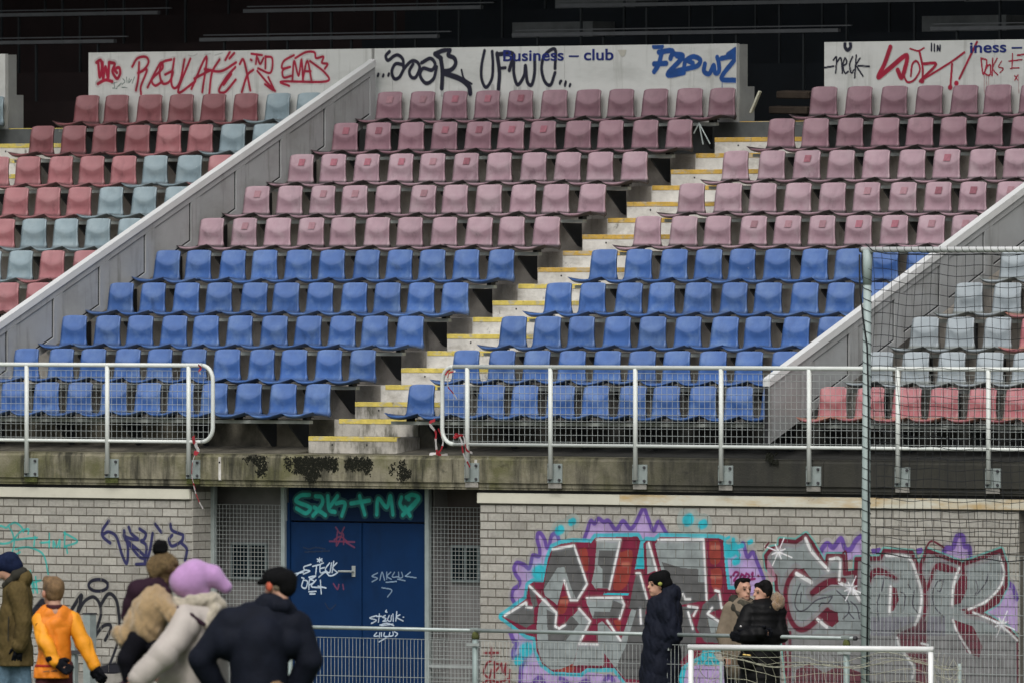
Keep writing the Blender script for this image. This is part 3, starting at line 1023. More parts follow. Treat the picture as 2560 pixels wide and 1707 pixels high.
def brick_wall(x0, x1, xj, pitch, label, zlow=-3.8, prefer=None):
    t = empty('brick_wall', ((x0 + x1) / 2, YB, -3.8))
    tag(t, label, 'wall', 'grey brick walls under the stand')
    loc = Vector(t.location)
    core = MB().box(x0 + .001, x1 - .001, YB + .0055, YB + .33, zlow, -1.13).build('mortar_core', M['mortar'], t)
    core.location = -loc
    ncourse = int((BZ - zlow) / CO) + 1
    cells = []
    for c in range(ncourse):
        zt = BZ - c * CO - JW
        zb = max(zt - (CO - JW), zlow)
        if zt - zb < .02:
            continue
        ph = xj + (pitch / 2 if c % 2 else 0)
        n0 = int(math.floor((x0 - ph) / pitch))
        xx = ph + n0 * pitch
        while xx < x1:
            a, b_ = max(x0, xx + JW / 2), min(x1, xx + pitch - JW / 2)
            if b_ - a > .02:
                cells.append((a, b_, zb, zt, c))
            xx += pitch
    share = {}
    cells.sort(key=lambda q: (prefer(q) if prefer else q[4]))
    rest = MB()
    for i, (a, b_, zb, zt, c) in enumerate(cells):
        dy = RND.uniform(-.0012, .0010)
        if i < 300:
            kx = (round(b_ - a, 3), round(zt - zb, 3))
            if kx not in share:
                hw_, hz_ = (b_ - a) / 2, (zt - zb) / 2
                e_ = .004
                share[kx] = MB().add([(-hw_, .012, -hz_), (hw_, .012, -hz_), (hw_, .012, hz_), (-hw_, .012, hz_), (-hw_ + e_, 0, -hz_ + e_), (hw_ - e_, 0, -hz_ + e_), (hw_ - e_, 0, hz_ - e_), (-hw_ + e_, 0, hz_ - e_)],
                                     [(4, 5, 6, 7), (0, 1, 5, 4), (1, 2, 6, 5), (2, 3, 7, 6), (3, 0, 4, 7)]).mesh('brick')
            o = mesh_obj('brick', share[kx], M['brick'], t)
            o.location = Vector(((a + b_) / 2, YB + abs(dy), (zb + zt) / 2)) - loc
        else:
            e_ = .004
            y_ = YB + abs(dy)
            rest.add([(a, y_ + .012, zb), (b_, y_ + .012, zb), (b_, y_ + .012, zt), (a, y_ + .012, zt), (a + e_, y_, zb + e_), (b_ - e_, y_, zb + e_), (b_ - e_, y_, zt - e_), (a + e_, y_, zt - e_)],
                     [(4, 5, 6, 7), (0, 1, 5, 4), (1, 2, 6, 5), (2, 3, 7, 6), (3, 0, 4, 7)])
    o = rest.build('brickwork', M['brick'], t)
    o.location = -loc
    o['kind'] = 'stuff'

    def joint(X, Z):
        c = np.floor((BZ - Z) / CO)
        dz = (BZ - Z) - c * CO
        ph = xj + np.where(c % 2 == 1, pitch / 2, 0)
        dx = (X - ph) / pitch
        dx = (dx - np.floor(dx)) * pitch
        return (dz < JW) | (dx < JW / 2) | (dx > pitch - JW / 2)
    return t, joint

xl1 = on_y(442 * KD, 1200 * KD, YB)[0]
xr0 = on_y(1102 * KD, 1200 * KD, YB)[0]
xr1 = on_y(2340 * KD, 1200 * KD, YB)[0]
WL, JL = brick_wall(-12.0, xl1, -5.177, .225, 'light grey brick wall at left with teal, navy and black tags', prefer=lambda q: (q[0] < -5.4) * 100 + q[4])
WR, JR = brick_wall(xr0, xr1, 1.9916, .2194, 'light grey brick wall at right with a large silver and crimson mural', prefer=lambda q: q[4])
# cream strips along the wall heads
for (a, c, mm, par) in ((-12.0, on_y(438 * KD, 1135 * KD, YB)[0], M['fascia'], WL), (on_y(1099 * KD, 1140 * KD, YB)[0], 3.75, M['fascia'], WR), (3.753, xr1 + .1, M['fascia_rust'], WR)):
    o = MB().box(a, c, YB - .028, YB + .05, -1.272, -1.160).build('fascia_strip', mm, par, bevel=.004)
    o.location = -Vector(par.location)
o = MB().box(-12.0, xl1, YB - .01, YB + .05, -1.158, -1.125).build('painted_shadow_gap', M['joint'], WL)  # black strip painting in the shade between beam and fascia
o.location = -Vector(WL.location)
o = MB().box(xr0, xr1, YB - .01, YB + .05, -1.158, -1.125).build('painted_shadow_gap', M['joint'], WR)
o.location = -Vector(WR.location)
# plinth course at the foot of the left wall
o = MB().box(-12.0, xl1, YB - .06, YB - .002, -3.8, -3.22).build('plinth', M['concrete'], WL)
o.location = -Vector(WL.location)
# brick reveal on the left side of the entrance
YD = YB + .35
for c in range(28):
    zt = BZ + .10 - c * CO - JW
    for k in range(2):
        half = (c % 2)
        a = YB + .004 + (0 if k == 0 else (.10 if half else .215))
        b_ = YB + ((.10 if half else .215) if k == 0 else .345) - .01
        o = MB().box(xl1 - .01, xl1 + .006, a, b_, zt - CO + JW, zt).build('reveal_brick', M['brick'], WL)
        o.location = -Vector(WL.location)

# --- paint on the left wall
cv = Canvas(YB, -5.6, xl1, -3.3, -1.3, .006, (.37, .355, .31))
cv.crop = 'L'
for p in ([(-60, 560), (0, 550), (40, 562), (60, 545), (100, 530), (140, 560), (152, 590)], [(60, 560), (82, 600), (92, 660), (80, 720)], [(-60, 660), (60, 660), (130, 590), (182, 570), (182, 602)], [(100, 640), (240, 626)], [(226, 620), (220, 680)], [(260, 660), (322, 656)], [(318, 600), (318, 692)], [(345, 692), (346, 650), (366, 690), (386, 640), (386, 692)], [(420, 590), (416, 690)], [(412, 594), (500, 650), (420, 684)], [(430, 690), (436, 726)],
          [(100, 702), (150, 690), (212, 696), (282, 740), (312, 862)], [(196, 840), (216, 982)], [(200, 922), (262, 902)], [(230, 880), (242, 982)], [(195, 870), (230, 960)], [(130, 720), (60, 760), (0, 800)]):
    cv.stroke(p, .024, (.03, .42, .36), alpha=.9)
for p in ([(702, 520), (662, 580), (666, 622), (712, 662)], [(666, 606), (702, 590), (752, 622), (790, 742), (820, 792), (826, 680), (800, 612)], [(832, 560), (850, 602), (892, 640), (812, 622), (802, 582)], [(812, 640), (930, 742), (902, 752), (820, 650)], [(902, 570), (942, 602), (930, 640), (912, 650), (946, 682), (936, 782)], [(986, 600), (970, 702), (950, 772)], [(1002, 540), (1042, 592)], [(1100, 540), (1112, 580), (1162, 602), (1182, 612), (1172, 650), (1112, 682), (1092, 640), (1112, 612)], [(1172, 662), (1207, 702), (1196, 772)], [(880, 800), (946, 796)]):
    cv.stroke(p, .040, (.025, .025, .11))
el = [(635 + 62 * math.cos(t), 935 + 38 * math.sin(t)) for t in np.linspace(0, 6.4, 18)]
cv.stroke(el, .040, BLK)
for p, wd in (([(440, 1130), (525, 1000), (505, 1100)], .05), ([(505, 1110), (545, 1040), (602, 1010), (642, 1050), (652, 1122), (630, 1202)], .042), ([(650, 1062), (702, 990), (752, 1032), (772, 1152)], .045), ([(610, 1272), (662, 1202), (708, 1190), (714, 1222), (680, 1288)], .042), ([(772, 1160), (760, 1302), (700, 1472)], .035), ([(640, 1500), (740, 1470), (860, 1440)], .14), ([(205, 1130), (275, 1045)], .10), ([(630, 1200), (600, 1300)], .03)):
    cv.stroke(p, wd, (.012, .012, .018))
cv.emit('graffiti', WL, -Vector(WL.location), JL, label='teal, navy and black spray tags')

# --- the mural on the right wall
cv = Canvas(YB, xr0 + .004, xr1 - .004, -3.75, -1.3, .006, (.37, .355, .31))
cv.crop = 'M3'
cv.poly([(670, 645), (690, 590), (715, 520), (740, 535), (765, 505), (800, 525), (830, 520), (870, 570), (890, 565), (925, 520), (970, 568), (1000, 540), (1055, 440), (1085, 500), (1120, 580), (1155, 525), (1205, 600), (1300, 640), (900, 700)], LAV)
cv.stroke([(672, 640), (690, 590), (715, 520), (740, 535), (765, 505), (800, 525), (830, 518), (870, 570), (890, 565), (925, 520), (970, 568), (1005, 535), (1055, 440), (1085, 500), (1120, 580), (1155, 525), (1205, 600)], .05, PUR)
lft = [(510, 645), (500, 612), (482, 600), (460, 622), (447, 680), (432, 690), (418, 640), (395, 602), (374, 602), (370, 640), (385, 700), (382, 745), (342, 742), (330, 790), (315, 825), (285, 802), (240, 790), (220, 822), (230, 862), (256, 902), (250, 936), (216, 962), (206, 1012), (225, 1052)]
cv.poly(lft + [(320, 1040), (460, 900), (520, 700)], LAV)
cv.stroke(lft, .05, PUR)
cv.poly([(195, 1235), (216, 1290), (236, 1312), (216, 1362), (222, 1402), (272, 1392), (286, 1422), (266, 1472), (258, 1640), (1080, 1640), (1000, 1540), (400, 1450), (340, 1260)], LAV)
cv.stroke([(195, 1235), (216, 1290), (236, 1312), (216, 1362), (222, 1402), (272, 1390), (286, 1422), (266, 1472), (258, 1640)], .06, PUR)
for p in ([(350, 1560), (380, 1535), (410, 1560), (415, 1620)], [(520, 1540), (560, 1560), (600, 1610)], [(650, 1570), (690, 1555), (720, 1600)], [(800, 1560), (830, 1525), (860, 1550), (850, 1620)]):
    cv.stroke(p, .06, PUR)
cv.poly([(1560, 690), (1640, 720), (1700, 668), (1727, 750), (1762, 722), (1790, 790), (1830, 880), (1850, 990), (1780, 1000), (1600, 1000)], LAV)
cv.stroke([(1690, 680), (1702, 668), (1727, 750), (1762, 722), (1792, 790), (1832, 890)], .05, PUR)
for c_ in ((1345, 512, .13), (1440, 540, .10), (515, 578, .10), (595, 525, .08), (1636, 690, .10), (1745, 655, .05), (1602, 628, .03), (1655, 780, .08), (300, 1350, .16), (250, 1420, .10), (380, 850, .16), (1620, 720, .12)):
    cv.stroke([(c_[0] - 8, c_[1] + 4), (c_[0] + 8, c_[1] - 4)], c_[2], CYAN, soft=.4)
for k in range(5):
    a = -1.57 + k * 1.2566
    cv.stroke([(1636, 695), (1636 + 62 * math.cos(a), 695 + 55 * math.sin(a))], .05, CYAN)
sil = [(140, 1137), (300, 1020), (312, 935), (340, 915), (410, 915), (440, 760), (470, 690), (520, 668), (600, 655), (720, 660), (745, 625), (1020, 620), (1036, 650), (1000, 830), (1062, 830), (1056, 665), (1076, 645), (1130, 650), (1160, 622), (1540, 630), (1570, 642), (1582, 800), (1600, 962), (1690, 965), (1740, 1100), (1760, 1300), (1640, 1480), (1560, 1330), (1510, 1340), (1330, 1440), (1210, 1545), (1040, 1545), (1000, 1600), (940, 1560), (870, 1470), (690, 1470), (650, 1502), (470, 1492), (400, 1440), (366, 1360), (356, 1270), (300, 1255)]
cv.stroke(sil[:36] + [sil[36]], .085, CYAN, curve=False, alpha=.9)
cv.stroke(sil[36:] + [sil[0]], .085, CYAN, curve=False, alpha=.9)
cv.poly(sil, CRIM)
# red shading blocks inside the letters' sides
for q in ([(905, 720), (985, 720), (950, 930), (860, 950)], [(1480, 650), (1545, 650), (1550, 780), (1490, 790)], [(1490, 830), (1555, 830), (1560, 950), (1500, 950)], [(520, 1010), (570, 1010), (550, 1110), (500, 1110)], [(860, 1160), (910, 1160), (895, 1230)], [(640, 700), (690, 700), (700, 830), (670, 830)], [(470, 1440), (600, 1440), (600, 1490), (500, 1490)]):
    cv.poly(q, REDL, curve=True, alpha=.6)
for q in ([(1500, 690), (1540, 690)], [(1500, 880), (1550, 880)], [(925, 800), (960, 800)], [(525, 1040), (560, 1040)]):
    cv.stroke(q, .05, (.50, .17, .12), alpha=.6, soft=.9)
grey = [
    (DG, [(470, 705), (605, 680), (690, 925), (630, 1025), (580, 1025), (545, 900), (500, 900), (410, 965), (430, 840)]),
    (LG, [(410, 965), (500, 822), (545, 815), (592, 960), (625, 1030), (582, 1030), (542, 905), (500, 1065), (480, 1045), (420, 1002)]),
    (DG, [(150, 1135), (295, 1050), (330, 1075), (352, 1058), (345, 1182), (300, 1210)]),
    (DG, [(315, 940), (345, 940), (375, 1060), (350, 1080), (330, 1040)]),
    (LG, [(380, 1062), (420, 1010), (490, 1110), (486, 1200), (512, 1216), (552, 1190), (640, 1085), (710, 1165), (640, 1310), (602, 1440), (520, 1476), (460, 1480), (402, 1430), (372, 1340), (366, 1200)]),
    (DG, [(430, 1090), (490, 1122), (490, 1200), (520, 1216), (592, 1130), (640, 1182), (552, 1292), (440, 1292)]),
    (LG, [(755, 640), (905, 640), (895, 720), (835, 955), (745, 955), (720, 920), (740, 830)]),
    (DG, [(770, 710), (882, 710), (852, 830), (835, 950), (790, 950), (792, 830), (760, 800)]),
    (LG, [(690, 1020), (910, 1015), (930, 1060), (900, 1146), (730, 1150), (690, 1052)]),
    (DG, [(740, 1105), (840, 1105), (862, 1030), (925, 1060), (900, 1146), (730, 1150)]),
    (LG, [(602, 1452), (640, 1312), (760, 1310), (762, 1182), (790, 1166), (910, 1292), (982, 1076), (1062, 1092), (1080, 1350), (1040, 1545), (940, 1540), (870, 1462), (802, 1372), (800, 1452)]),
    (DG, [(940, 1540), (1040, 1545), (1080, 1350), (1070, 1100), (1010, 1100), (940, 1330), (880, 1462)]),
    (DG, [(1010, 862), (1035, 862), (1085, 1030), (1070, 1110), (962, 1085), (990, 935)]),
    (LG, [(1072, 666), (1092, 660), (1142, 835), (1082, 862)]),
    (LG, [(1130, 668), (1152, 645), (1440, 640), (1456, 800), (1466, 1030), (1330, 1042), (1172, 842), (1150, 760)]),
    (DG, [(1172, 782), (1300, 822), (1412, 830), (1412, 916), (1462, 916), (1466, 1030), (1300, 1062), (1200, 852)]),
    (DG, [(1300, 1070), (1400, 1080), (1360, 1130), (1400, 1250), (1390, 1330), (1300, 1420), (1240, 1300)]),
    (DG, [(1530, 985), (1562, 1080), (1480, 1115), (1560, 1182), (1590, 1250), (1560, 1310), (1450, 1300), (1400, 1210), (1440, 1060)]),
    (LG, [(1470, 1140), (1560, 1190), (1570, 1250), (1490, 1240)]),
]
for col_, q in grey:
    cv.poly(q, col_)
for q in ([(470, 702), (608, 678), (692, 926), (628, 1030), (585, 1030), (545, 905)], [(320, 940), (495, 1112), (486, 1200), (512, 1214), (550, 1190)], [(640, 1085), (712, 1166), (640, 1312), (760, 1314)], [(755, 640), (908, 640), (836, 958)], [(690, 1018), (912, 1014), (932, 1060), (902, 1148)], [(1010, 858), (1034, 858), (1078, 1020)], [(1035, 1090), (1040, 1180)], [(1150, 642), (1444, 638), (1464, 1030)], [(1090, 662), (1140, 835)], [(300, 1050), (300, 1075), (335, 1078)], [(160, 1130), (296, 1046)], [(822, 1164), (908, 1292)], [(1520, 968), (1545, 975), (1560, 1080), (1590, 1080)], [(1500, 1080), (1470, 1118), (1560, 1180)], [(1345, 1070), (1405, 1080), (1380, 1130)], [(1345, 1110), (1375, 1215)], [(1310, 990), (1325, 1025), (1358, 1025)]):
    cv.stroke(q, .028, WHT, curve=False)
cv.poly([(800, 985), (965, 985), (958, 1000), (795, 998)], CYAN)
cv.poly([(1050, 690), (1060, 830), (1010, 830)], CYAN)
cv.poly([(1440, 1350), (1490, 1350), (1560, 1450), (1400, 1450)], CYAN)
cv.poly([(1270, 1470), (1340, 1470), (1330, 1600), (1270, 1600)], CYAN)
cv.poly([(1330, 1480), (1400, 1450), (1600, 1460), (1700, 1640), (1300, 1640)], LAV)
# the year
for q in ([(1635, 870), (1650, 850), (1670, 860), (1640, 905), (1675, 900)], [(1690, 865), (1680, 885), (1695, 895), (1705, 875), (1690, 862)], [(1720, 860), (1712, 885), (1730, 892), (1738, 870), (1720, 858)], [(1755, 865), (1762, 855), (1758, 895)], [(1745, 898), (1775, 893)], [(1620, 882), (1622, 880)], [(1796, 875), (1798, 874)]):
    cv.stroke(q, .026, (.20, .01, .10))
for q in ([(75, 1340), (75, 1398)], [(30, 1372), (122, 1370)], [(75, 1420), (45, 1440), (25, 1500), (60, 1530), (75, 1480)], [(95, 1430), (95, 1530)], [(95, 1440), (130, 1450), (100, 1490)], [(140, 1440), (150, 1500), (170, 1440), (165, 1510)], [(20, 1568), (60, 1545), (120, 1560), (180, 1540)], [(195, 1480), (190, 1560)], [(60, 1600), (70, 1560), (90, 1600), (105, 1560)]):
    cv.stroke(q, .026, (.20, .02, .03))
# second word
cv.crop = 'M4'
for q, ol in (([(490, 730), (510, 690), (540, 665), (575, 690), (605, 655), (630, 635), (655, 700), (690, 700), (720, 650), (752, 620), (780, 640), (760, 760), (500, 790)], [(490, 730), (510, 690), (540, 665), (575, 690), (605, 655), (630, 635), (655, 700), (690, 700), (720, 650), (752, 620)]),
              ([(1290, 720), (1310, 690), (1355, 690), (1375, 620), (1415, 620), (1425, 680), (1460, 690), (1465, 760), (1300, 760)], [(1290, 720), (1310, 695), (1350, 690), (1375, 620), (1415, 620), (1425, 680), (1455, 690), (1462, 750)]),
              ([(1700, 920), (1740, 950), (1765, 1030), (1765, 1230), (1600, 1250), (1560, 1120), (1640, 1000)], [(1700, 920), (1735, 945), (1762, 1020)]), ([(820, 700), (880, 690), (890, 720), (830, 740)], None), ([(1110, 700), (1150, 690), (1160, 720), (1120, 740)], None)):
    cv.poly(q, LAV if ol else PUR)
    if ol:
        cv.stroke(ol, .06, PUR)
sil2 = [(140, 745), (175, 700), (232, 690), (235, 645), (335, 655), (400, 610), (440, 660), (530, 815), (540, 745), (645, 745), (650, 860), (720, 850), (725, 765), (880, 760), (905, 712), (1085, 725), (1130, 830), (1180, 710), (1300, 755), (1410, 800), (1660, 710), (1690, 800), (1695, 930), (1640, 1040), (1540, 1100), (1440, 1110), (1560, 1130), (1700, 1210), (1770, 1290), (1775, 1640), (290, 1640), (250, 1250), (255, 1060), (210, 960), (205, 880), (150, 820)]
cv.stroke(sil2 + [sil2[0]], .085, (.10, .48, .44), curve=False, alpha=.85)
SG = (.235, .250, .258)
cv.poly(sil2, SG)
cv.stroke(sil2 + [sil2[0]], .048, MAR, curve=False)
for q, wd in (([(335, 842), (288, 905), (268, 1005), (292, 1135), (342, 1212), (402, 1215), (480, 1152), (540, 1095)], .075), ([(645, 905), (560, 908), (495, 940), (442, 985)], .085), ([(725, 765), (720, 960)], .06), ([(1085, 728), (1132, 852), (1166, 962), (1170, 1092), (1130, 1190), (1000, 1262)], .065), ([(1178, 715), (1140, 830), (1182, 960)], .05),
              ([(812, 905), (832, 846), (886, 836), (980, 890)], .05), ([(1192, 940), (1236, 816), (1290, 806), (1392, 846)], .05), ([(297, 1240), (300, 1640)], .05), ([(255, 1060), (262, 1250)], .10), ([(1410, 802), (1418, 860)], .06)):
    cv.stroke(q, wd * .8, MAR)
# bowls and counters in crimson
for q in ([(440, 985), (470, 940), (560, 905), (640, 905), (650, 930), (560, 930), (470, 990)], [(500, 1110), (555, 1090), (605, 1110), (612, 1170), (570, 1205), (515, 1180)], [(945, 940), (985, 950), (1000, 1030), (965, 1100), (940, 1105)], [(1345, 1065), (1365, 930), (1415, 850), (1440, 880), (1440, 960), (1400, 1050)], [(1380, 1095), (1560, 1060), (1670, 930), (1690, 960), (1640, 1050), (1530, 1105)],
          [(990, 1260), (1130, 1180), (1180, 1160), (1190, 1640), (1110, 1640), (1110, 1450), (1010, 1330)], [(1350, 1155), (1480, 1200), (1540, 1330), (1520, 1400), (1440, 1370), (1370, 1240)], [(810, 910), (830, 845), (890, 835), (980, 890), (900, 870), (850, 870)], [(1190, 940), (1230, 820), (1280, 800), (1380, 850), (1300, 850), (1240, 830)], [(340, 1480), (420, 1440), (520, 1500), (620, 1450), (760, 1500), (760, 1640), (310, 1640)], [(340, 835), (385, 825), (440, 900), (350, 855)]):
    cv.poly(q, MAR)
cv.poly([(150, 760), (190, 830), (205, 900), (170, 910), (150, 850)], (.45, .25, .32), alpha=.7, curve=True)
for q, wd in (([(398, 632), (440, 720), (545, 835)], .05), ([(555, 768), (618, 768), (615, 900)], .045), ([(340, 860), (435, 915)], .06), ([(630, 925), (700, 960), (748, 1030)], .05), ([(920, 742), (1060, 752), (1120, 880), (1148, 1010), (1130, 1130), (1105, 1190)], .045), ([(948, 945), (940, 1110)], .045), ([(1388, 825), (1355, 930), (1345, 1065)], .045), ([(1650, 750), (1680, 850), (1650, 950), (1560, 1040), (1450, 1090)], .035), ([(1350, 1160), (1380, 1240), (1460, 1370)], .035), ([(1480, 1110), (1600, 1160), (1680, 1210), (1765, 1290)], .03), ([(990, 1275), (1010, 1340), (1095, 1460), (1088, 1530)], .04), ([(475, 1155), (535, 1205)], .05), ([(1145, 1310), (1190, 1320)], .03)):
    cv.stroke(q, wd * .72, WHT)
for q in ([(365, 925), (340, 990), (330, 1060), (355, 1100), (400, 1090), (470, 1030), (570, 1005)], [(485, 1070), (500, 1050), (540, 1050), (570, 1010)], [(370, 980), (365, 1045)], [(600, 970), (670, 1040), (675, 1110), (640, 1150)], [(675, 1110), (710, 1150)], [(690, 1040), (730, 1080), (745, 1150)], [(910, 880), (890, 970), (905, 890)], [(880, 985), (860, 1060), (870, 1160)], [(1010, 980), (1040, 1000), (1030, 1100)], [(1060, 930), (1080, 960)], [(1100, 970), (1090, 1060), (1120, 1110)], [(1250, 910), (1220, 980), (1230, 1070), (1290, 1140)], [(1250, 910), (1285, 905), (1270, 970), (1250, 970)], [(1500, 910), (1510, 960), (1490, 1000)], [(1580, 850), (1560, 920), (1500, 1000)]):
    cv.stroke(q, .016, (.05, .055, .06), alpha=.9)
for (cx, cy, L_) in ((222, 718, 95), (690, 955, 85), (1665, 1185, 90)):
    for k in range(8):
        a = k * math.pi / 4 + .4
        l_ = L_ * (1 if k % 2 == 0 else .5)
        cv.stroke([(cx, cy), (cx + l_ * math.cos(a), cy + l_ * math.sin(a))], .016, (.78, .78, .80), alpha=.85)
    cv.stroke([(cx - 3, cy), (cx + 3, cy)], .09, (.78, .78, .80), alpha=.7, soft=1.0)
for q in ([(1165, 715), (1210, 650), (1290, 690)], [(640, 725), (660, 725), (668, 860)], [(138, 690), (160, 660)]):
    cv.stroke(q, .022, MAR)
# old roller paint and dirt along the lower part
cv.poly([(290, 1250), (1770, 1250), (1770, 1640), (290, 1640)], (.10, .11, .115), alpha=.30)
cv.poly([(820, 1140), (1300, 1135), (1300, 1260), (820, 1260)], (.08, .085, .09), alpha=.40)
cv.emit('mural', WR, -Vector(WR.location), JR, label='silver letters outlined in crimson with purple cloud and cyan halo')

# ------------------------------------------------------------------ entrance under the beam
def xd(u, y, v=1300):
    return on_y(u * KD, v * KD, y)[0]

YI = YD + .30
lob = empty('entrance_recess', (0, YD, -3.8))
tag(lob, 'grey plastered lobby with dark windows behind the entrance grilles', 'lobby')
liv = -Vector(lob.location)
def lobpart(name, mb, m, bevel=0):
    o = mb.build(name, m, lob, bevel=bevel)
    o.location = liv
    return o
dL, dM, dR = xd(663, YD), xd(831, YD), xd(978, YD)
lobpart('back_wall', MB().box(xl1 - .6, xr0 + .4, YI, YI + .1, -3.8, -1.12), M['plaster'])
lobpart('side_wall', MB().box(xl1 - .62, xl1 - .56, YB + .34, YI, -3.8, -1.12), M['plaster'])
lobpart('side_wall', MB().box(xr0 + .36, xr0 + .42, YB + .34, YI, -3.8, -1.12), M['maroon_board'])
lobpart('ceiling', MB().box(xl1 - .6, xr0 + .4, YB + .02, YI, -1.124, -1.05), M['dark_conc'])
lobpart('partition', MB().box(dL - .07, dL - .04, YD + .06, YI, -3.8, -1.125), M['plaster'])
lobpart('partition', MB().box(dR + .05, dR + .08, YD + .06, YI, -3.8, -1.125), M['plaster'])
for (ua, ub, va, vb) in ((584, 664, 1361, 1441), (1134, 1196, 1368, 1448)):
    a = on_y(ua, va, YI - .02)
    b_ = on_y(ub, vb, YI - .02)
    wdw = lobpart('window', MB().box(a[0] - .03, b_[0] + .03, YI - .035, YI - .004, b_[2] - .03, a[2] + .03), M['frame'])
    mx = (a[0] + b_[0]) / 2
    MB().box(a[0], mx - .015, YI - .04, YI - .036, b_[2], a[2]).build('pane', M['glass'], wdw)
    MB().box(mx + .015, b_[0], YI - .04, YI - .036, b_[2], a[2]).build('pane', M['glass'], wdw)
lobpart('board', MB().box(xd(1010, YI), xr0 + .3, YI - .03, YI - .005, -1.75, -1.13), M['maroon_board'])

door = empty('double_door', ((dL + dR) / 2, YD, -3.8))
tag(door, 'dark blue double door with white marker tags under a teal-sprayed panel', 'door')
div_ = -Vector(door.location)
DT = on_y(800 * KD, 1197 * KD, YD)[2]
tr = MB().box(dL, dR, YD, YD + .05, DT + .006, -1.128).build('transom_panel', M['door_top'], door)
tr.location = div_
leaves = []
for a, c in ((dL + .03, dM - .004), (dM + .004, dR - .01)):
    lf = MB().box(a, c, YD + .004, YD + .05, -3.78, DT - .012).build('door_leaf', M['door'], door, bevel=.004)
    lf.location = div_
    leaves.append(lf)
fr = MB().box(dL - .035, dL + .026, YD - .012, YD + .06, -3.8, -1.30)
fr.build('door_frame', M['door'], door).location = div_
MB().box(dL - .05, dL - .01, YD - .03, YD - .013, -1.5, -1.14).build('angle_strip', M['galv'], door).location = div_
MB().box(dM - .03, dM + .006, YD - .014, YD + .003, -3.78, DT - .015).build('cover_strip', M['door'], door).location = div_
hp = on_y(480 + 945 / 2.583, 1100 + 845 / 2.583, YD - .05)
hq = on_y(480 + 1025 / 2.583, 1100 + 845 / 2.583, YD - .05)
hd = MB().tube(hp, hq, .012, 10)
hd.tube(hq, (hq[0], YD + .004, hq[2]), .010, 10)
hd.box(hq[0] - .025, hq[0] + .025, YD - .004, YD + .002, hq[2] - .06, hq[2] + .06)
hd.build('handle', M['galv_light'], leaves[0], smooth=False)
leaves[0].children[0].location = (0, 0, 0)

cv = Canvas(YD, dL, dR, -1.62, -1.13, .006, (.006, .016, .045))
cv.crop = 'F'
for p in ([(960, 770), (890, 775), (850, 820), (942, 860), (970, 882), (930, 920), (855, 880)], [(1010, 780), (1060, 790), (1062, 850), (990, 940)], [(1000, 872), (1092, 936)], [(1110, 780), (1122, 890), (1170, 910)], [(1190, 780), (1130, 862)], [(1180, 840), (1232, 830), (1252, 852), (1225, 940)], [(1300, 840), (1450, 816)], [(1370, 780), (1412, 930)], [(1510, 930), (1522, 800), (1592, 872), (1622, 780), (1642, 930)], [(1712, 790), (1702, 850), (1760, 902), (1852, 802), (1802, 770), (1752, 790)], [(1852, 802), (1722, 936)], [(1740, 872), (1782, 940)], [(1768, 805), (1774, 806)]):
    cv.stroke(p, .046, TEAL, soft=.4)
cv.emit('graffiti', tr, Vector((0, 0, 0)), off=.003, label='teal sprayed tag')
cv = Canvas(YD + .004, dL, dR, -3.3, -1.5, .005, (.008, .04, .125))
cv.crop = 'DR'
LBL = (.50, .62, .72)
for p in ([(770, 800), (725, 815), (730, 835), (762, 842), (720, 862)], [(780, 812), (832, 800)], [(806, 806), (800, 862)], [(850, 790), (830, 802), (830, 852), (862, 846)], [(830, 826), (856, 820)], [(890, 790), (862, 832), (890, 852), (902, 790)], [(916, 780), (906, 852)], [(936, 790), (910, 822), (940, 852)], [(825, 758), (825, 785)], [(810, 765), (842, 778)], [(812, 780), (840, 764)], [(660, 885), (700, 850), (742, 835)], [(665, 860), (720, 850)], [(820, 882), (862, 850), (886, 872), (912, 870), (942, 852)], [(756, 882), (800, 874), (770, 892), (756, 882)],
          [(720, 900), (710, 942), (736, 952), (746, 910), (720, 900)], [(756, 962), (760, 900), (792, 912), (760, 932)], [(802, 900), (772, 942), (832, 950)], [(830, 902), (836, 990)], [(815, 940), (866, 952)], [(756, 976), (802, 974)], [(762, 990), (796, 990)], [(710, 885), (725, 890)]):
    cv.stroke(p, .016, LBL)
for p in ([(1200, 855), (1165, 876), (1200, 890), (1165, 912)], [(1215, 902), (1230, 850), (1246, 902)], [(1260, 850), (1260, 896)], [(1286, 850), (1262, 876), (1290, 896)], [(1310, 850), (1296, 880), (1332, 880)], [(1336, 850), (1340, 886), (1362, 880), (1356, 850)], [(1380, 876), (1412, 850)], [(1380, 876), (1450, 886)], [(1255, 915), (1322, 910)], [(1330, 895), (1378, 905)], [(1228, 950), (1292, 965), (1265, 1010)]):
    cv.stroke(p, .014, (.22, .32, .44), alpha=.8)
for p in ([(1195, 1130), (1150, 1146), (1192, 1160), (1160, 1182)], [(1212, 1120), (1206, 1172)], [(1195, 1136), (1226, 1134)], [(1250, 1130), (1232, 1140), (1255, 1150), (1235, 1168), (1258, 1165)], [(1275, 1130), (1265, 1160), (1285, 1165), (1290, 1130)], [(1300, 1120), (1302, 1168)], [(1325, 1105), (1318, 1165)], [(1345, 1125), (1322, 1140), (1365, 1165)], [(1365, 1140), (1370, 1140)], [(1162, 1178), (1170, 1178)], [(1258, 1095), (1252, 1105), (1262, 1108)], [(1215, 1192), (1260, 1180), (1305, 1195)], [(1225, 1195), (1300, 1185)],
          [(1195, 1240), (1178, 1262), (1205, 1262)], [(1215, 1240), (1212, 1268)], [(1225, 1240), (1225, 1265)], [(1245, 1240), (1242, 1262), (1270, 1265)], [(1280, 1240), (1276, 1262), (1300, 1258), (1300, 1235)], [(1310, 1235), (1330, 1248), (1315, 1265)], [(1210, 1300), (1255, 1275)]):
    cv.stroke(p, .014, LBL, alpha=.9)
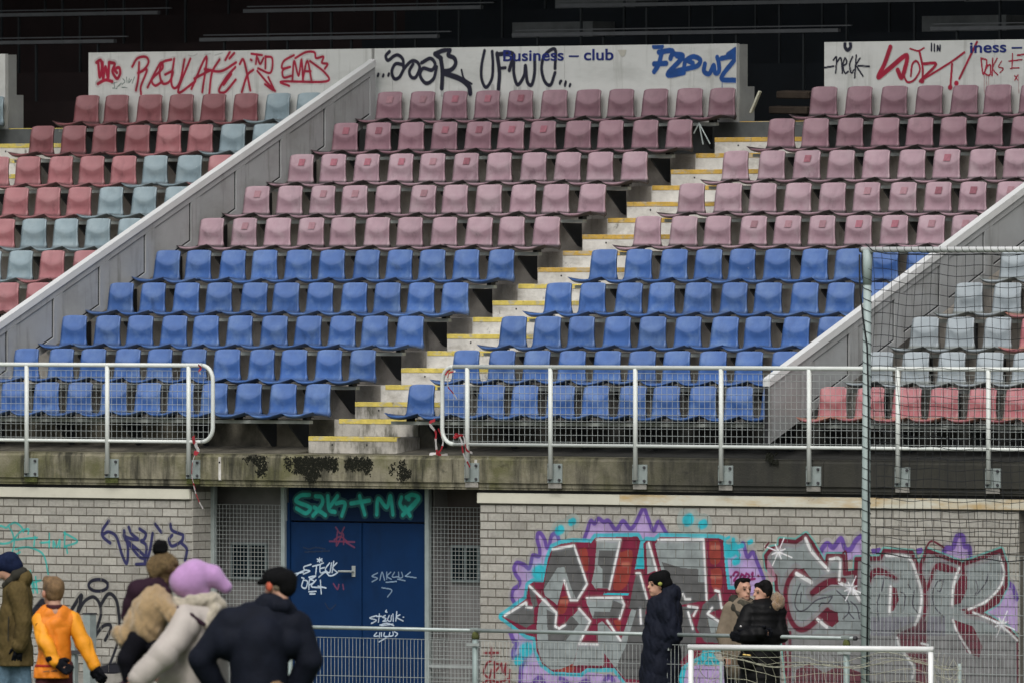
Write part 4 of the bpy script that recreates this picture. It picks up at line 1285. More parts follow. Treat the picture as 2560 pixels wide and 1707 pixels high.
for p in ([(930, 560), (960, 600), (985, 560)], [(920, 640), (960, 620), (1000, 650)], [(940, 590), (935, 680), (975, 600), (980, 670)], [(890, 650), (1050, 655)], [(1000, 660), (1050, 690)], [(915, 925), (940, 960), (950, 930)], [(975, 930), (980, 960)]):
    cv.stroke(p, .02, (.22, .02, .04), alpha=.55)
for p in ([(720, 690), (760, 700), (800, 690), (860, 700)], [(730, 720), (890, 712)], [(860, 1050), (890, 1090), (930, 1060)]):
    cv.stroke(p, .014, (.003, .01, .03), alpha=.8)
half = [Canvas(YD + .004, dL + .03, dM - .004, -3.3, DT - .015, .005), Canvas(YD + .004, dM + .004, dR - .01, -3.3, DT - .015, .005)]
for hcv, lf in zip(half, leaves):
    i0 = int(round((hcv.x0 - cv.x0) / .005))
    j0 = 0
    n_, m_ = min(hcv.nx, cv.nx - i0), min(hcv.nz, cv.nz)
    hcv.base = cv.base
    hcv.rgb[:m_, :n_] = cv.rgb[j0:j0 + m_, i0:i0 + n_]
    hcv.a[:m_, :n_] = cv.a[j0:j0 + m_, i0:i0 + n_]
    hcv.emit('graffiti', lf, Vector((0, 0, 0)), off=.003, label='marker tags scrawled on the door')


def wire_grid(x0, x1, y, z0, z1, dx, dz, r, phase=0.0, dzs=None):
    m = MB()
    x = x0 + phase
    while x < x1:
        m.tube((x, y, z0), (x, y, z1), r, 4)
        x += dx
    z = z1
    while z > z0 - 1e-6:
        m.tube((x0, y - r * 1.8, z), (x1, y - r * 1.8, z), r, 4)
        z -= dz
    return m


def grille(ua, ub, label, y):
    a, c = xd(ua, y), xd(ub, y)
    t = empty('entrance_grille', ((a + c) / 2, y, -3.8))
    tag(t, label, 'grille', 'wire grilles beside the blue door')
    iv = -Vector(t.location)
    MB().box(a, a + .055, y - .03, y + .03, -3.8, -1.128).build('frame_post', M['galv'], t, bevel=.004).location = iv
    MB().box(c - .055, c, y - .03, y + .03, -3.8, -1.128).build('frame_post', M['galv'], t, bevel=.004).location = iv
    MB().box(a + .056, c - .056, y - .02, y + .02, -3.05 - .03, -3.05).build('crossbar', M['galv_light'], t).location = iv
    g_ = wire_grid(a + .06, c - .06, y - .005, -3.78, -1.33, .0515, .0475, .0026).build('wire_mesh', M['galv_light'], t)
    g_.location = iv
    g_['kind'] = 'stuff'
    return t

grille(487, 657, 'galvanised wire grille to the left of the blue door', YD - .02)
grille(979, 1115, 'galvanised wire grille to the right of the blue door', YD - .02)
# dark opening past the right end of the mural wall
o = MB().box(xr1 + .5, XR, YB + .5, YB + .6, -3.8, -1.12).build('side_bay_wall', M['dark_conc'])
tag(o, 'dark bay past the right end of the mural wall', 'wall')

# ------------------------------------------------------------------ railing on the beam
YR = YF - .05
ZT, ZBt = .205, -.635


BOLT = MB().tube((0, -.019, 0), (0, 0, 0), .016, 6).mesh('bolt')


def railing(xposts, xa, xb, label, loop_left, loop_right):
    t = empty('railing', ((xposts[0] + xposts[-1]) / 2, YR, -1.03))
    tag(t, label, 'railing', 'white tubular railings along the front of the terrace')
    iv = -Vector(t.location)
    def part(name, mb, m=M['white_tube'], parent=None, smooth=True):
        o = mb.build(name, m, parent or t, smooth=smooth)
        if parent is None:
            o.location = iv
        return o
    rt_, rb = .0235, .019
    lx = xa + .16 if loop_left else xa
    rx = xb - .16 if loop_right else xb
    part('top_rail', MB().tube((lx, YR, ZT), (rx, YR, ZT), rt_, 12))
    part('bottom_rail', MB().tube((lx, YR, ZBt), (rx, YR, ZBt), rb, 12))
    def loop(xc, sgn):
        pts = []
        r_ = .16
        for k in range(7):
            a = math.pi / 2 - k * math.pi / 12
            pts.append((xc + sgn * r_ * math.cos(a), YR, ZT - r_ + r_ * math.sin(a)))
        for k in range(7):
            a = -k * math.pi / 12
            pts.append((xc + sgn * r_ * math.cos(a), YR, ZBt + r_ + r_ * math.sin(a)))
        return MB().path(pts, rt_, 12)
    if loop_left:
        part('end_loop', loop(lx, -1))
    if loop_right:
        part('end_loop', loop(rx, 1))
    for px in xposts:
        p = part('post', MB().tube((px, YR - .004, -1.0), (px, YR - .004, ZT - .012), .026, 12))
        pl = MB().box(px - .075, px + .125, YF - .014, YF - .001, -1.04, -.835)
        o = pl.build('base_plate', M['galv'], p)
        for bx in (-.045, .095):
            for bz in (-1.01, -.865):
                bo = mesh_obj('bolt', BOLT, M['bolt'], p)
                bo.location = (px + bx, YF - .013, bz)
    xs_ = [xa] + list(xposts) + [xb]
    for a, c in zip(xs_[:-1], xs_[1:]):
        if c - a < .1:
            continue
        lp = (.05 if (loop_left and a == xa) else .026)
        rp = (.05 if (loop_right and c == xb) else .026)
        g_ = wire_grid(a + lp, c - rp, YR, ZBt + .02, ZT - .06,   .0745, .0745, .0027, phase=.035)
        o = part('wire_mesh', g_, M['galv_light'], smooth=False)
        o['kind'] = 'stuff'
    return t

pL = [xd(u, YR, 950) for u in (62, 247, 434)]
pL = [pL[0] - 1.195 * k for k in (3, 2, 1)] + pL
pR = [xd(u, YR, 950) for u in (1074, 1265, 1460, 1657, 1859, 2063, 2271)]
pR = pR + [pR[-1] + 1.2 * k for k in (1, 2)]
eL, eR = xd(489, YR, 900), xd(1016, YR, 900)
railing(pL, pL[0] - .5, eL, 'white railing with rounded end, left of the gap in front of the stairs', False, True)
railing(pR, eR, pR[-1] + .5, 'long white railing to the right of the gap in front of the stairs', True, False)

# pale drip marks and bolt holes under lost posts, moss on the beam
for u in (505, 1093):
    x = xd(u, YF, 1080)
    o = MB().box(x - .018, x + .018, YF - .004, YF + .01, -1.055, -.80).build('pale_strip', M['step'], stand)
    MB().tube((x, YF - .010, -.86), (x, YF - .003, -.86), .011, 8).build('bolt_hole', M['joint'], o)
for px in pL[2:] + pR:
    MB().box(px - .075, px + .105, YF - .002, YF + .01, -1.05 - .05, -1.045).build('lime_patch', M['moss_green'] if px < 0 else M['concrete'], stand)

mossc = 0
def moss(pts, label, r0=.03, m='moss'):
    """a clump of many small cushions stuck to the beam face"""
    P = [on_y(480 + a / 3.267, 1000 + b_ / 3.267, YF) for a, b_ in pts]
    lo = np.min(P, 0)
    hi = np.max(P, 0)
    poly = [(p[0], p[2]) for p in P]
    def inside(x, z):
        ins = False
        for k in range(len(poly)):
            (xa, za), (xb, zb) = poly[k], poly[(k + 1) % len(poly)]
            if (za > z) != (zb > z) and x < (xb - xa) * (z - za) / (zb - za) + xa:
                ins = not ins
        return ins
    mb = MB()
    n = 0
    area = (hi[0] - lo[0]) * (hi[2] - lo[2])
    for k in range(int(area * 34000)):
        x, z = RND.uniform(lo[0] - .04, hi[0] + .04), RND.uniform(lo[2] - .04, hi[2] + .02)
        if not inside(x + RND.gauss(0, .014) + .012 * math.sin(z * 90), z + RND.gauss(0, .012) + .012 * math.sin(x * 70)):
            continue
        r = RND.uniform(.004, .010)
        y = YF - .001
        vs = [(x, y - r * .8, z)]
        for q in range(6):
            a = q * 1.047 + RND.random()
            vs.append((x + r * math.cos(a), y - .0, z + r * math.sin(a) * 1.1))
        mb.add(vs, [(0, 1 + (q + 1) % 6, 1 + q) for q in range(6)])
    o = mb.build('moss_clump', M[m])
    return tag(o, label, 'moss', 'black moss on the edge beam')

moss([(425, 465), (600, 460), (612, 560), (590, 620), (560, 600), (540, 630), (525, 590), (560, 570), (500, 500), (430, 490)], 'ragged black moss on the beam, leftmost clump below the seats')
moss([(760, 470), (815, 465), (820, 540), (790, 575), (770, 560)], 'small black moss patch left of the largest moss clump')
moss([(840, 465), (1050, 470), (1180, 470), (1190, 540), (1170, 590), (1120, 570), (1050, 550), (1045, 600), (1000, 650), (985, 665), (940, 655), (925, 600), (860, 590), (825, 600), (850, 540), (830, 510)], 'largest black moss clump on the beam under the bottom step')
moss([(1260, 480), (1340, 470), (1470, 480), (1470, 540), (1440, 560), (1455, 610), (1430, 600), (1410, 570), (1340, 570), (1250, 560)], 'black moss clump on the beam to the right of the largest clump')
moss([(1690, 510), (1735, 490), (1740, 560), (1790, 580), (1790, 610), (1755, 640), (1725, 660), (1690, 640), (1680, 590), (1700, 560)], 'round black moss clump on the beam, near the right railing end')
moss([(1625, 520), (1655, 510), (1655, 560), (1640, 615), (1620, 600)], 'thin black moss patch beside the round moss clump')

# ------------------------------------------------------------------ low pitch-side fence
YE = -4.0
fence = empty('pitch_fence', (4.0, YE, -3.8))
tag(fence, 'low galvanised mesh fence with round top rail along the pitch', 'fence')
fiv = -Vector(fence.location)
def fpart(name, mb, m, parent=None, smooth=True):
    o = mb.build(name, m, parent or fence, smooth=smooth)
    if parent is None:
        o.location = fiv
    return o
FZ = -2.556
fpart('top_rail', MB().tube((-.05, YE, FZ), (4.292, YE, FZ), .0205, 10), M['galv'])
fpart('top_rail', MB().tube((4.292, YE, FZ), (6.881, YE, FZ), .0205, 10), M['galv'])
fpart('top_rail', MB().tube((6.881, YE, FZ), (9.40, YE, FZ), .0205, 10), M['galv'])
fpart('rail_cap', MB().tube((9.40, YE, FZ), (9.43, YE, FZ), .024, 10), M['bolt'])
for x in (-.886, 1.703, 4.292, 6.881, 9.30):
    if x > -.5:
        p = fpart('post', MB().tube((x, YE, -3.8), (x, YE, FZ - .05), .034, 12), M['galv_green'])
        cp = MB()
        cp.path([(x, YE, FZ - .09), (x, YE, FZ - .06), (x, YE, FZ - .03), (x, YE, FZ - .012)], [.040, .040, .034, .016], 12)
        cp.build('post_cap', M['moss_green'], p, smooth=True)
        cl = MB().box(x - .085, x + .085, YE - .046, YE - .034, FZ - .165, FZ - .135)
        cl.build('clamp', M['galv_light'], p)
        MB().box(x - .055, x + .055, YE - .024, YE + .024, FZ + .004, FZ + .028).build('rail_bracket', M['galv'], p)
for a, c in ((-.30, 1.66), (1.745, 4.25), (4.335, 6.84), (6.925, 9.26)):
    g_ = wire_grid(a, c, YE - .02, -3.75, FZ - .105, .0505, .203, .0030)
    o = fpart('wire_mesh', g_, M['galv_light'], smooth=False)
    o['kind'] = 'stuff'

# gate at the left end
gate = empty('fence_gate', (-1.2, YE, -3.8))
tag(gate, 'galvanised gate with square post behind the player in orange', 'gate')
giv = -Vector(gate.location)
def gpart(name, mb, m, smooth=False):
    o = mb.build(name, m, gate, smooth=smooth)
    o.location = giv
    return o
gx = xd(206, YE, 1450)
gpart('gate_post', MB().box(gx - .05, gx + .05, YE - .05, YE + .05, -3.8, -2.47), M['galv'])
gpart('post_cap', MB().box(gx - .056, gx + .056, YE - .056, YE + .056, -2.468, -2.452), M['bolt'])
gx2 = xd(170, YE, 1560)
gpart('gate_stile', MB().box(gx2 - .035, gx2 + .035, YE - .03, YE + .03, -3.75, -2.72), M['galv'])
gpart('gate_rail', MB().tube((gx2 - 2.2, YE, -2.66), (gx - .05, YE, -2.66), .02, 8), M['galv_light'])
gpart('latch', MB().box(gx2 - .02, gx - .04, YE - .05, YE - .02, -2.90, -2.86), M['bolt'])
gpart('hinge', MB().box(gx - .09, gx - .04, YE - .04, YE + .02, -2.72, -2.66), M['bolt'])
o = gpart('wire_mesh', wire_grid(gx2 - 2.2, gx2 - .04, YE, -3.72, -2.70, .0505, .203, .003), M['galv_light'])
o['kind'] = 'stuff'

# tall fence at the right edge and the ball-stop frame with its net
px_ = on_y(1990 * KD, 700 * KD, YE)[0]
tf = empty('tall_fence', (12.0, YE, -3.8))
tag(tf, 'tall wire mesh fence to the right of the netted pole', 'fence')
tiv = -Vector(tf.location)
o = wire_grid(px_ + .06, 14.6, YE + .03, -3.75, -1.68, .0505, .203, .0029).build('wire_mesh', M['galv_light'], tf)
o.location = tiv
o['kind'] = 'stuff'
for x in (12.15, 14.6):
    o = MB().box(x - .03, x + .03, YE + .035, YE + .095, -3.8, -1.64).build('post', M['galv_green'], tf)
    o.location = tiv
bs = empty('ball_stop_frame', (px_, YE, -3.8))
tag(bs, 'tall grey pole and crossbar carrying a black ball net', 'ball net')
biv = -Vector(bs.location)
def bpart(name, mb, m, smooth=True):
    o = mb.build(name, m, bs, smooth=smooth)
    o.location = biv
    return o
ZB2 = 1.452
bpart('pole', MB().path([(px_ - .02, YE, -3.8), (px_ - .005, YE, -1.2), (px_ + .012, YE, ZB2 - .35)], [.047, .044, .042], 16), M['pole'])
bpart('pole_sleeve', MB().path([(px_ + .012, YE, ZB2 - .36), (px_ + .014, YE, ZB2 - .20), (px_ + .016, YE, ZB2 - .19), (px_ + .016, YE, ZB2)], [.046, .046, .049, .049], 16), M['pole'])
bpart('crossbar', MB().tube((px_ - .055, YE, ZB2), (15.2, YE, ZB2), .029, 14), M['goal'])
bpart('bar_end', MB().tube((px_ - .075, YE, ZB2), (px_ - .053, YE, ZB2), .033, 14), M['bolt'])
hel = []
zt = ZB2 - .1
nturn = 46
for k in range(nturn * 10):
    a = k / 10 * 2 * math.pi
    z = zt - k / (nturn * 10) * 5.0
    rr = .050 - .004 * (z + 3.8) / 5.2
    hel.append((px_ - .02 + .036 * (z + 3.8) / 5.25 + rr * math.cos(a), YE + rr * math.sin(a), z))
o = bpart('lashing_cord', MB().path(hel, .0034, 4), M['net_black'])
hel = []
for k in range(60 * 8):
    a = k / 8 * 2 * math.pi
    x = px_ + .1 + k / 8 * .094
    hel.append((x, YE + .032 * math.cos(a), ZB2 + .032 * math.sin(a)))
bpart('bar_cord', MB().path(hel, .0030, 4), M['net_black'])
rp = [(px_ + .03, YE - .05, ZB2 + .06), (px_ + .12, YE - .05, ZB2 - .01), (px_ + .30, YE - .03, ZB2 - .045), (px_ + .8, YE - .01, ZB2 - .055), (px_ + 2, YE, ZB2 - .05), (px_ + 5.4, YE, ZB2 - .05)]
bpart('head_rope', MB().path(rp, .006, 5), M['net_black'])
rp = [(px_ - .05, YE - .05, ZB2 - .05), (px_ - .04, YE - .06, ZB2 - .35), (px_ + .01, YE - .07, ZB2 - .7), (px_ + .05, YE - .05, ZB2 - 1.0), (px_ + .052, YE - .03, ZB2 - 1.6), (px_ + .045, YE - .02, -1.5), (px_ + .02, YE - .02, -3.0)]
bpart('side_rope', MB().path(rp, .010, 6), M['net_black'])
net = MB()
nx_, nz_ = 48, 30
def npt(i, j):
    fx = i * .112
    fz = j * .104
    sag = .05 * math.exp(-fx / .7) * (j % 7) * .2
    pull = .035 * math.exp(-fx / .9) * math.sin(j * .4 + 1) + .02 * math.exp(-fx / 1.5) * (nz_ - j) / nz_ - .03
    return (px_ + .07 + fx + .018 * math.sin(j * .4 + i * .25) + .12 * (j / nz_) * math.exp(-fx / 1.2) * .5,
            YE + .02 * math.sin(i * .5 + j * .3),
            ZB2 - .055 - fz + pull * (1 if 0 < j < nz_ else .2) + .012 * math.sin(i * 1.1) + .05 * math.exp(-fx / .6))
NP = [[Vector(npt(i, j)) for i in range(nx_)] for j in range(nz_ + 1)]
for j in range(nz_ + 1):
    net.path(NP[j], .0033 if j < nz_ else .006, 4)
for i in range(nx_):
    net.path([NP[j][i] for j in range(nz_ + 1)], .0033, 4)
o = bpart('net', net, M['net_black'], smooth=False)
o['kind'] = 'stuff'

# ------------------------------------------------------------------ small goal
def at_depth(u, v, D):
    d = ray(u, v)
    return CAM + d * (D / (d @ FW))
G0, G1 = at_depth(1727, 1617, 142.6), at_depth(2327, 1622, 141.75)
zc = (G0[2] + G1[2]) / 2
G0[2] = G1[2] = zc
gd = (G1 - G0)
glen = np.linalg.norm(gd)
gd /= glen
gn = np.array([-gd[1], gd[0], 0])           # towards the stand
zg = ground_z((G0[1] + G1[1]) / 2)
goal = empty('small_goal', tuple((G0 + G1) / 2 * np.array([1, 1, 0]) + np.array([0, 0, zg])))
tag(goal, 'small white training goal with a loose cream net', 'goal')
gv = -Vector(goal.location)
def glp(name, mb, m=M['goal'], smooth=True):
    o = mb.build(name, m, goal, smooth=smooth)
    o.location = gv
    return o
glp('crossbar', MB().tube(G0 - gd * .028, G1 + gd * .028, .030, 14))
for q in (G0, G1):
    glp('goal_post', MB().tube((q[0], q[1], zg), (q[0], q[1], zc - .028), .028, 14))
    bk = q + gn * .98
    glp('rear_upright', MB().tube((bk[0], bk[1], zg), (bk[0], bk[1], zc - .17), .017, 8), M['pole'])
    glp('ground_bar', MB().tube((q[0], q[1], zg + .02), (bk[0], bk[1], zg + .02), .02, 8))
b0, b1 = G0 + gn * .98, G1 + gn * .98
glp('ground_bar', MB().tube((b0[0], b0[1], zg + .02), (b1[0], b1[1], zg + .02), .02, 8))
net = MB()
nn, mm_ = 24, 12
rr = random.Random(5)
def gpt(i, j):
    f = i / nn
    s_ = j / mm_
    base = G0 + gd * glen * f
    if s_ < .35:
        t_ = s_ / .35
        p = base + gn * (.98 * t_)
        z = zc - .02 - .17 * t_ - .06 * math.sin(math.pi * t_)
    else:
        t_ = (s_ - .35) / .65
        p = base + gn * (.98 + .04 * t_)
        z = zc - .19 - (zc - .19 - zg - .03) * t_
    p = p.copy()
    sag = .03 * math.sin(f * 9 + j * .3) + .03 * math.sin(f * 17 + 1)
    return Vector((p[0] + gd[0] * (.12 * s_ + rr.uniform(-.012, .012)), p[1] + gd[1] * (.12 * s_), z + sag * (1 if 0 < j < mm_ else .2) + rr.uniform(-.008, .008)))
NP = [[gpt(i, j) for i in range(nn + 1)] for j in range(mm_ + 1)]
for j in range(1, mm_ + 1):
    net.path(NP[j], .0026, 4)
for i in range(nn + 1):
    net.path([NP[j][i] for j in range(mm_ + 1)], .0022, 4)
# the gathered side nets
for q, sgn in ((G1, 1), (G0, -1)):
    tip = q + gn * .98 + np.array([0, 0, -.16])
    for k in range(9):
        a_ = q + np.array([0, 0, -.02 - .11 * k]) + gn * .02
        e_ = tip + np.array([0, 0, -.095 * k + rr.uniform(-.04, .04)])
        mid = (a_ + e_) / 2 + np.array([0, 0, -.10 - .05 * rr.random()]) + gd * sgn * rr.uniform(-.03, .10)
        net.path(catmull([a_, mid, e_], 6), .0024, 4)
    for k in range(6):
        f = (k + .5) / 6
        top = q + gn * .98 * f + np.array([0, 0, -.02 - .15 * f])
        pts = [top + np.array([0, 0, -.13 * m]) + gn * rr.uniform(-.05, .05) + gd * sgn * rr.uniform(-.02, .08) for m in range(8)]
        net.path(catmull(pts, 4), .0024, 4)
o = glp('net', net, M['net_white'], smooth=False)
o['kind'] = 'stuff'

# ------------------------------------------------------------------ torn barrier tape
def tape(pts, crop, y, label, wd=.045):
    ox, oy, k = crop
    P = [Vector(on_y(ox + a / k, oy + b_ / k, y + .012 * math.sin(i * 1.7))) for i, (a, b_) in enumerate(pts)]
    P = [Vector(p) for p in catmull([np.array(p) for p in P], 5)]
    mb = MB()
    mi = []
    run = 0
    L0 = P[0].copy()
    for i in range(len(P)):
        d = P[min(i + 1, len(P) - 1)] - P[max(i - 1, 0)]
        n = Vector((d.z, .35 * d.length, -d.x))
        n.normalize()
        wv = n * wd / 2 * (1 - .35 * math.sin(i * .9) ** 2)
        th = Vector((0, .0015, 0))
        c = P[i] - L0
        mb.v += [tuple(c - wv), tuple(c + wv), tuple(c + wv + th), tuple(c - wv + th)]
        if i:
            run += (P[i] - P[i - 1]).length
            a, e = 4 * (i - 1), 4 * i
            for k_ in range(4):
                mb.f.append((a + k_, a + (k_ + 1) % 4, e + (k_ + 1) % 4, e + k_))
                mi.append(int(run / .11) % 2)
    o = mb.build('barrier_tape', M['tape_r'])
    o.data.materials.append(M['tape_w'])
    if len(o.data.polygons) == len(mi):
        o.data.polygons.foreach_set('material_index', mi)
    o.location = L0
    return tag(o, label, 'tape', 'shreds of red and white barrier tape')

LFT = (0, 1000, 4.704)
FRN = (480, 1000, 3.267)
tape([(2290, 435), (2270, 460), (2300, 520), (2330, 600), (2280, 620)], LFT, YR - .06, 'red and white tape knotted at the rounded end of the left railing', .07)
tape([(2335, 550), (2270, 700), (2255, 830), (2262, 920), (2300, 1050)], LFT, YR - .04, 'thin white tape strand hanging down from the left railing end', .014)
tape([(-2, 620), (25, 740), (60, 830), (90, 885)], FRN, YR - .04, 'loose tape end dangling below the beam at left', .022)
tape([(1985, 160), (1940, 190), (1990, 260), (1990, 330), (2010, 440), (2090, 448)], FRN, YR + .25, 'red and white tape hanging from the first front seat by the stairs', .045)
tape([(2010, 230), (2050, 330), (2020, 420), (1940, 440)], FRN, YR + .27, 'second tape loop lying on the walkway beside the right railing', .035)
tape([(2140, 310), (2165, 275), (2200, 330), (2215, 430), (2270, 545)], FRN, YR - .05, 'red and white tape tied to the lower curve of the right railing', .035)
tape([(2150, 300), (2215, 290), (2240, 400), (2290, 430)], FRN, YR - .06, 'red tape loop around the first post of the right railing', .03)
C5 = (850, 560, 2.735)
tape([(720, 1030), (745, 1000), (790, 1005), (745, 1020), (735, 1100), (770, 1150), (800, 1195)], C5, YR - .05, 'thin tape strip on the upper curve of the right railing', .022)
C4 = (0, 560, 2.735)
tape([(1355, 960), (1375, 985), (1360, 1000), (1372, 1025)], C4, YR - .05, 'red tape knot on the upper curve of the left railing', .035)

# ------------------------------------------------------------------ litter in the back of the stand
p0, p1 = on_y(1700 + 485 / 2.735, 775 / 2.735, 7.35), on_y(1700 + 548 / 2.735, 625 / 2.735, 7.35)
o = MB().box(-.022, .022, -.014, .014, 0, np.linalg.norm(p1 - p0)).build('broken_batten', M['stick'], bevel=.005)
o.location = p0
o.rotation_euler = Vector(p1 - p0).to_track_quat('Z', 'Y').to_euler()
tag(o, 'pale broken batten leaning beside the white wall end at the top of the stairs', 'batten')
for i, (a, b_, vv, lab) in enumerate((((640, 0), (900, 0), 745, 'lower brown plank lying behind the top of the stairs'), ((690, 0), (905, 0), 640, 'upper brown plank behind the top of the stairs'))):
    q0 = on_y(1700 + a[0] / 2.735, vv / 2.735, 8.0)
    q1 = on_y(1700 + b_[0] / 2.735, (vv - 8) / 2.735, 8.0)
    o = MB().box(0, q1[0] - q0[0], -.10, .10, -.055, .03).build('wooden_plank', M['wood'], bevel=.012)
    o.location = q0
    o.rotation_euler = (RND.uniform(-.2, .2), .02, RND.uniform(-.05, .05))
    tag(o, lab, 'plank', 'planks behind the stairs')
for i, (a, b_) in enumerate((((95, 915), (130, 845)), ((130, 845), (158, 990)), ((130, 845), (205, 985)))):
    q0, q1 = on_y(1700 + a[0] / 2.735, a[1] / 2.735, 6.2), on_y(1700 + b_[0] / 2.735, b_[1] / 2.735, 6.2)
    o = MB().tube((0, 0, 0), tuple(q1 - q0), .008, 6).build('bent_wire', M['galv'])
    o.location = q0
    tag(o, ['short bent wire pointing left under the ninth row rail end', 'middle bent wire under the ninth row rail end', 'long bent wire leaning right under the ninth row rail end'][i], 'wire', 'bent wires by the stairs')
q = on_y(1905 + 85 / 3.564, 900 + 840 / 3.564, YF)
mb = MB()
for k in range(26):
    a = RND.uniform(-.09, .09)
    c = (q[0] + a, YF - .01, q[2] + RND.uniform(-.06, .06) - a * .4)
    mb.path([c, (c[0] + RND.uniform(-.03, .03), YF - .03, c[2] - RND.uniform(.02, .06))], [.016, .004], 5)
tag(mb.build('moss_tuft', M['moss']), 'dark tuft of dead moss hanging on the black part of the beam', 'moss')

# ------------------------------------------------------------------ people: bodies grown as one smooth surface from a distance field
def smin(a, b, k):
    h = np.clip(.5 + .5 * (b - a) / k, 0, 1)
    return b + (a - b) * h - k * h * (1 - h)


def field_mesh(name, prims, res, k=.03, wob=None, clip=None, grow=0.0):
    """prims: ('c',a,b,ra,rb) tapered capsule | ('e',c,(rx,ry,rz),rotz) ellipsoid | ('-e',...) carve; metres"""
    lo, hi = np.full(3, 1e9), np.full(3, -1e9)
    for p in prims:
        if p[0] == 'c':
            for q, r in ((p[1], p[3]), (p[2], p[4])):
                lo = np.minimum(lo, np.array(q) - r)
                hi = np.maximum(hi, np.array(q) + r)
        elif p[0] == 'e':
            m = max(p[2])
            lo = np.minimum(lo, np.array(p[1]) - m)
            hi = np.maximum(hi, np.array(p[1]) + m)
    lo -= 3 * res + .03
    hi += 3 * res + .03
    n = np.ceil((hi - lo) / res).astype(int) + 1
    V = np.full(n, 1.0, np.float32)
    ax = [lo[i] + np.arange(n[i]) * res for i in range(3)]
    for p in prims:
        if p[0] == 'c':
            a, b = np.array(p[1], float), np.array(p[2], float)
            r = max(p[3], p[4])
            l_, h_ = np.minimum(a, b) - r, np.maximum(a, b) + r
        else:
            a = np.array(p[1], float)
            r = max(p[2])
            l_, h_ = a - r, a + r
        mg = k + .06
        i0 = np.maximum(0, ((l_ - mg - lo) / res).astype(int))
        i1 = np.minimum(n, ((h_ + mg - lo) / res).astype(int) + 2)
        sl = tuple(slice(i0[i], i1[i]) for i in range(3))
        X = ax[0][sl[0]][:, None, None]
        Y = ax[1][sl[1]][None, :, None]
        Z = ax[2][sl[2]][None, None, :]
        if p[0] == 'c':
            d = b - a
            dd = max(d @ d, 1e-9)
            t = np.clip(((X - a[0]) * d[0] + (Y - a[1]) * d[1] + (Z - a[2]) * d[2]) / dd, 0, 1)
            D = np.sqrt((X - a[0] - t * d[0]) ** 2 + (Y - a[1] - t * d[1]) ** 2 + (Z - a[2] - t * d[2]) ** 2) - (p[3] + (p[4] - p[3]) * t)
        else:
            rx, ry, rz = p[2]
            th = p[3] if len(p) > 3 else 0
            ct, st = math.cos(th), math.sin(th)
            x_ = (X - a[0]) * ct + (Y - a[1]) * st
            y_ = -(X - a[0]) * st + (Y - a[1]) * ct
            z_ = Z - a[2]
            k0 = np.sqrt((x_ / rx) ** 2 + (y_ / ry) ** 2 + (z_ / rz) ** 2)
            k1 = np.sqrt((x_ / rx ** 2) ** 2 + (y_ / ry ** 2) ** 2 + (z_ / rz ** 2) ** 2) + 1e-9
            D = k0 * (k0 - 1) / k1
        if p[0] == '-e':
            V[sl] = -smin(-V[sl], D.astype(np.float32), .008)
        else:
            kk = p[5] if (p[0] == 'c' and len(p) > 5) else k
            V[sl] = smin(V[sl], D.astype(np.float32), kk)
    if wob:
        X, Y, Z = np.meshgrid(*ax, indexing='ij', sparse=True)
        V = V + wob(X, Y, Z).astype(np.float32)
    V = V - grow
    if clip:                                   # cut level at a hem
        Z = ax[2][None, None, :]
        V = np.maximum(V, np.maximum(clip[0] - Z, Z - clip[1]).astype(np.float32))
    return nets(name, V, lo, res)


def nets(name, V, lo, res):
    S = V < 0
    n = np.array(V.shape)
    c = n - 1
    acc = np.zeros((*c, 3), np.float32)
    cnt = np.zeros(c, np.float32)
    corners = [(i, j, k) for i in (0, 1) for j in (0, 1) for k in (0, 1)]
    for a in corners:
        for d in range(3):
            if a[d] == 1:
                continue
            b = list(a)
            b[d] = 1
            sa = tuple(slice(a[i], a[i] + c[i]) for i in range(3))
            sb = tuple(slice(b[i], b[i] + c[i]) for i in range(3))
            x = S[sa] != S[sb]
            va, vb = V[sa], V[sb]
            t = np.where(x, va / np.where(x, va - vb, 1), 0)
            for i in range(3):
                acc[..., i] += np.where(x, a[i] + (t if i == d else 0), 0)
            cnt += x
    act = cnt > 0
    idx = np.full(c, -1, np.int64)
    idx[act] = np.arange(act.sum())
    P = np.argwhere(act) + acc[act] / cnt[act][:, None]
    P = P * res + lo
    F = []
    for d in range(3):
        e1, e2 = [(1, 2), (2, 0), (0, 1)][d]
        sa = [slice(1, n[i] - 1) for i in range(3)]
        sa[d] = slice(0, n[d] - 1)
        sb = list(sa)
        sb[d] = slice(1, n[d])
        A, B = S[tuple(sa)], S[tuple(sb)]
        for flip, m in ((False, A & ~B), (True, ~A & B)):
            q = np.argwhere(m)
            if len(q) == 0:
                continue
            off = np.ones(3, int)
            off[d] = 0
            q = q + off
            def g(o1, o2):
                r = q.copy()
                r[:, e1] += o1
                r[:, e2] += o2
                return idx[r[:, 0], r[:, 1], r[:, 2]]
            f = np.stack([g(-1, -1), g(0, -1), g(0, 0), g(-1, 0)], 1)
            if flip:
                f = f[:, ::-1]
            F.append(f)
    F = np.concatenate(F)
    F = F[(F >= 0).all(1)]
    me = bpy.data.meshes.new(name)
    me.vertices.add(len(P))
    me.vertices.foreach_set('co', P.astype(np.float32).ravel())
    me.loops.add(F.size)
    me.loops.foreach_set('vertex_index', F.ravel().astype(np.int32))
    me.polygons.add(len(F))
    me.polygons.foreach_set('loop_start', np.arange(len(F), dtype=np.int32) * 4)
    me.update(calc_edges=True)
    me.polygons.foreach_set('use_smooth', [True] * len(F))
    return me


def soft(amp, seed=0, freq=60.0):
    r = np.random.RandomState(seed)
    W = [(r.normal(size=3) * freq * s_, r.uniform(0, 6.28)) for s_ in (.5, .8, 1.2)]
    return lambda X, Y, Z: amp * sum(np.sin(w_[0] * X + w_[1] * Y + w_[2] * Z + ph) for w_, ph in W) / 2


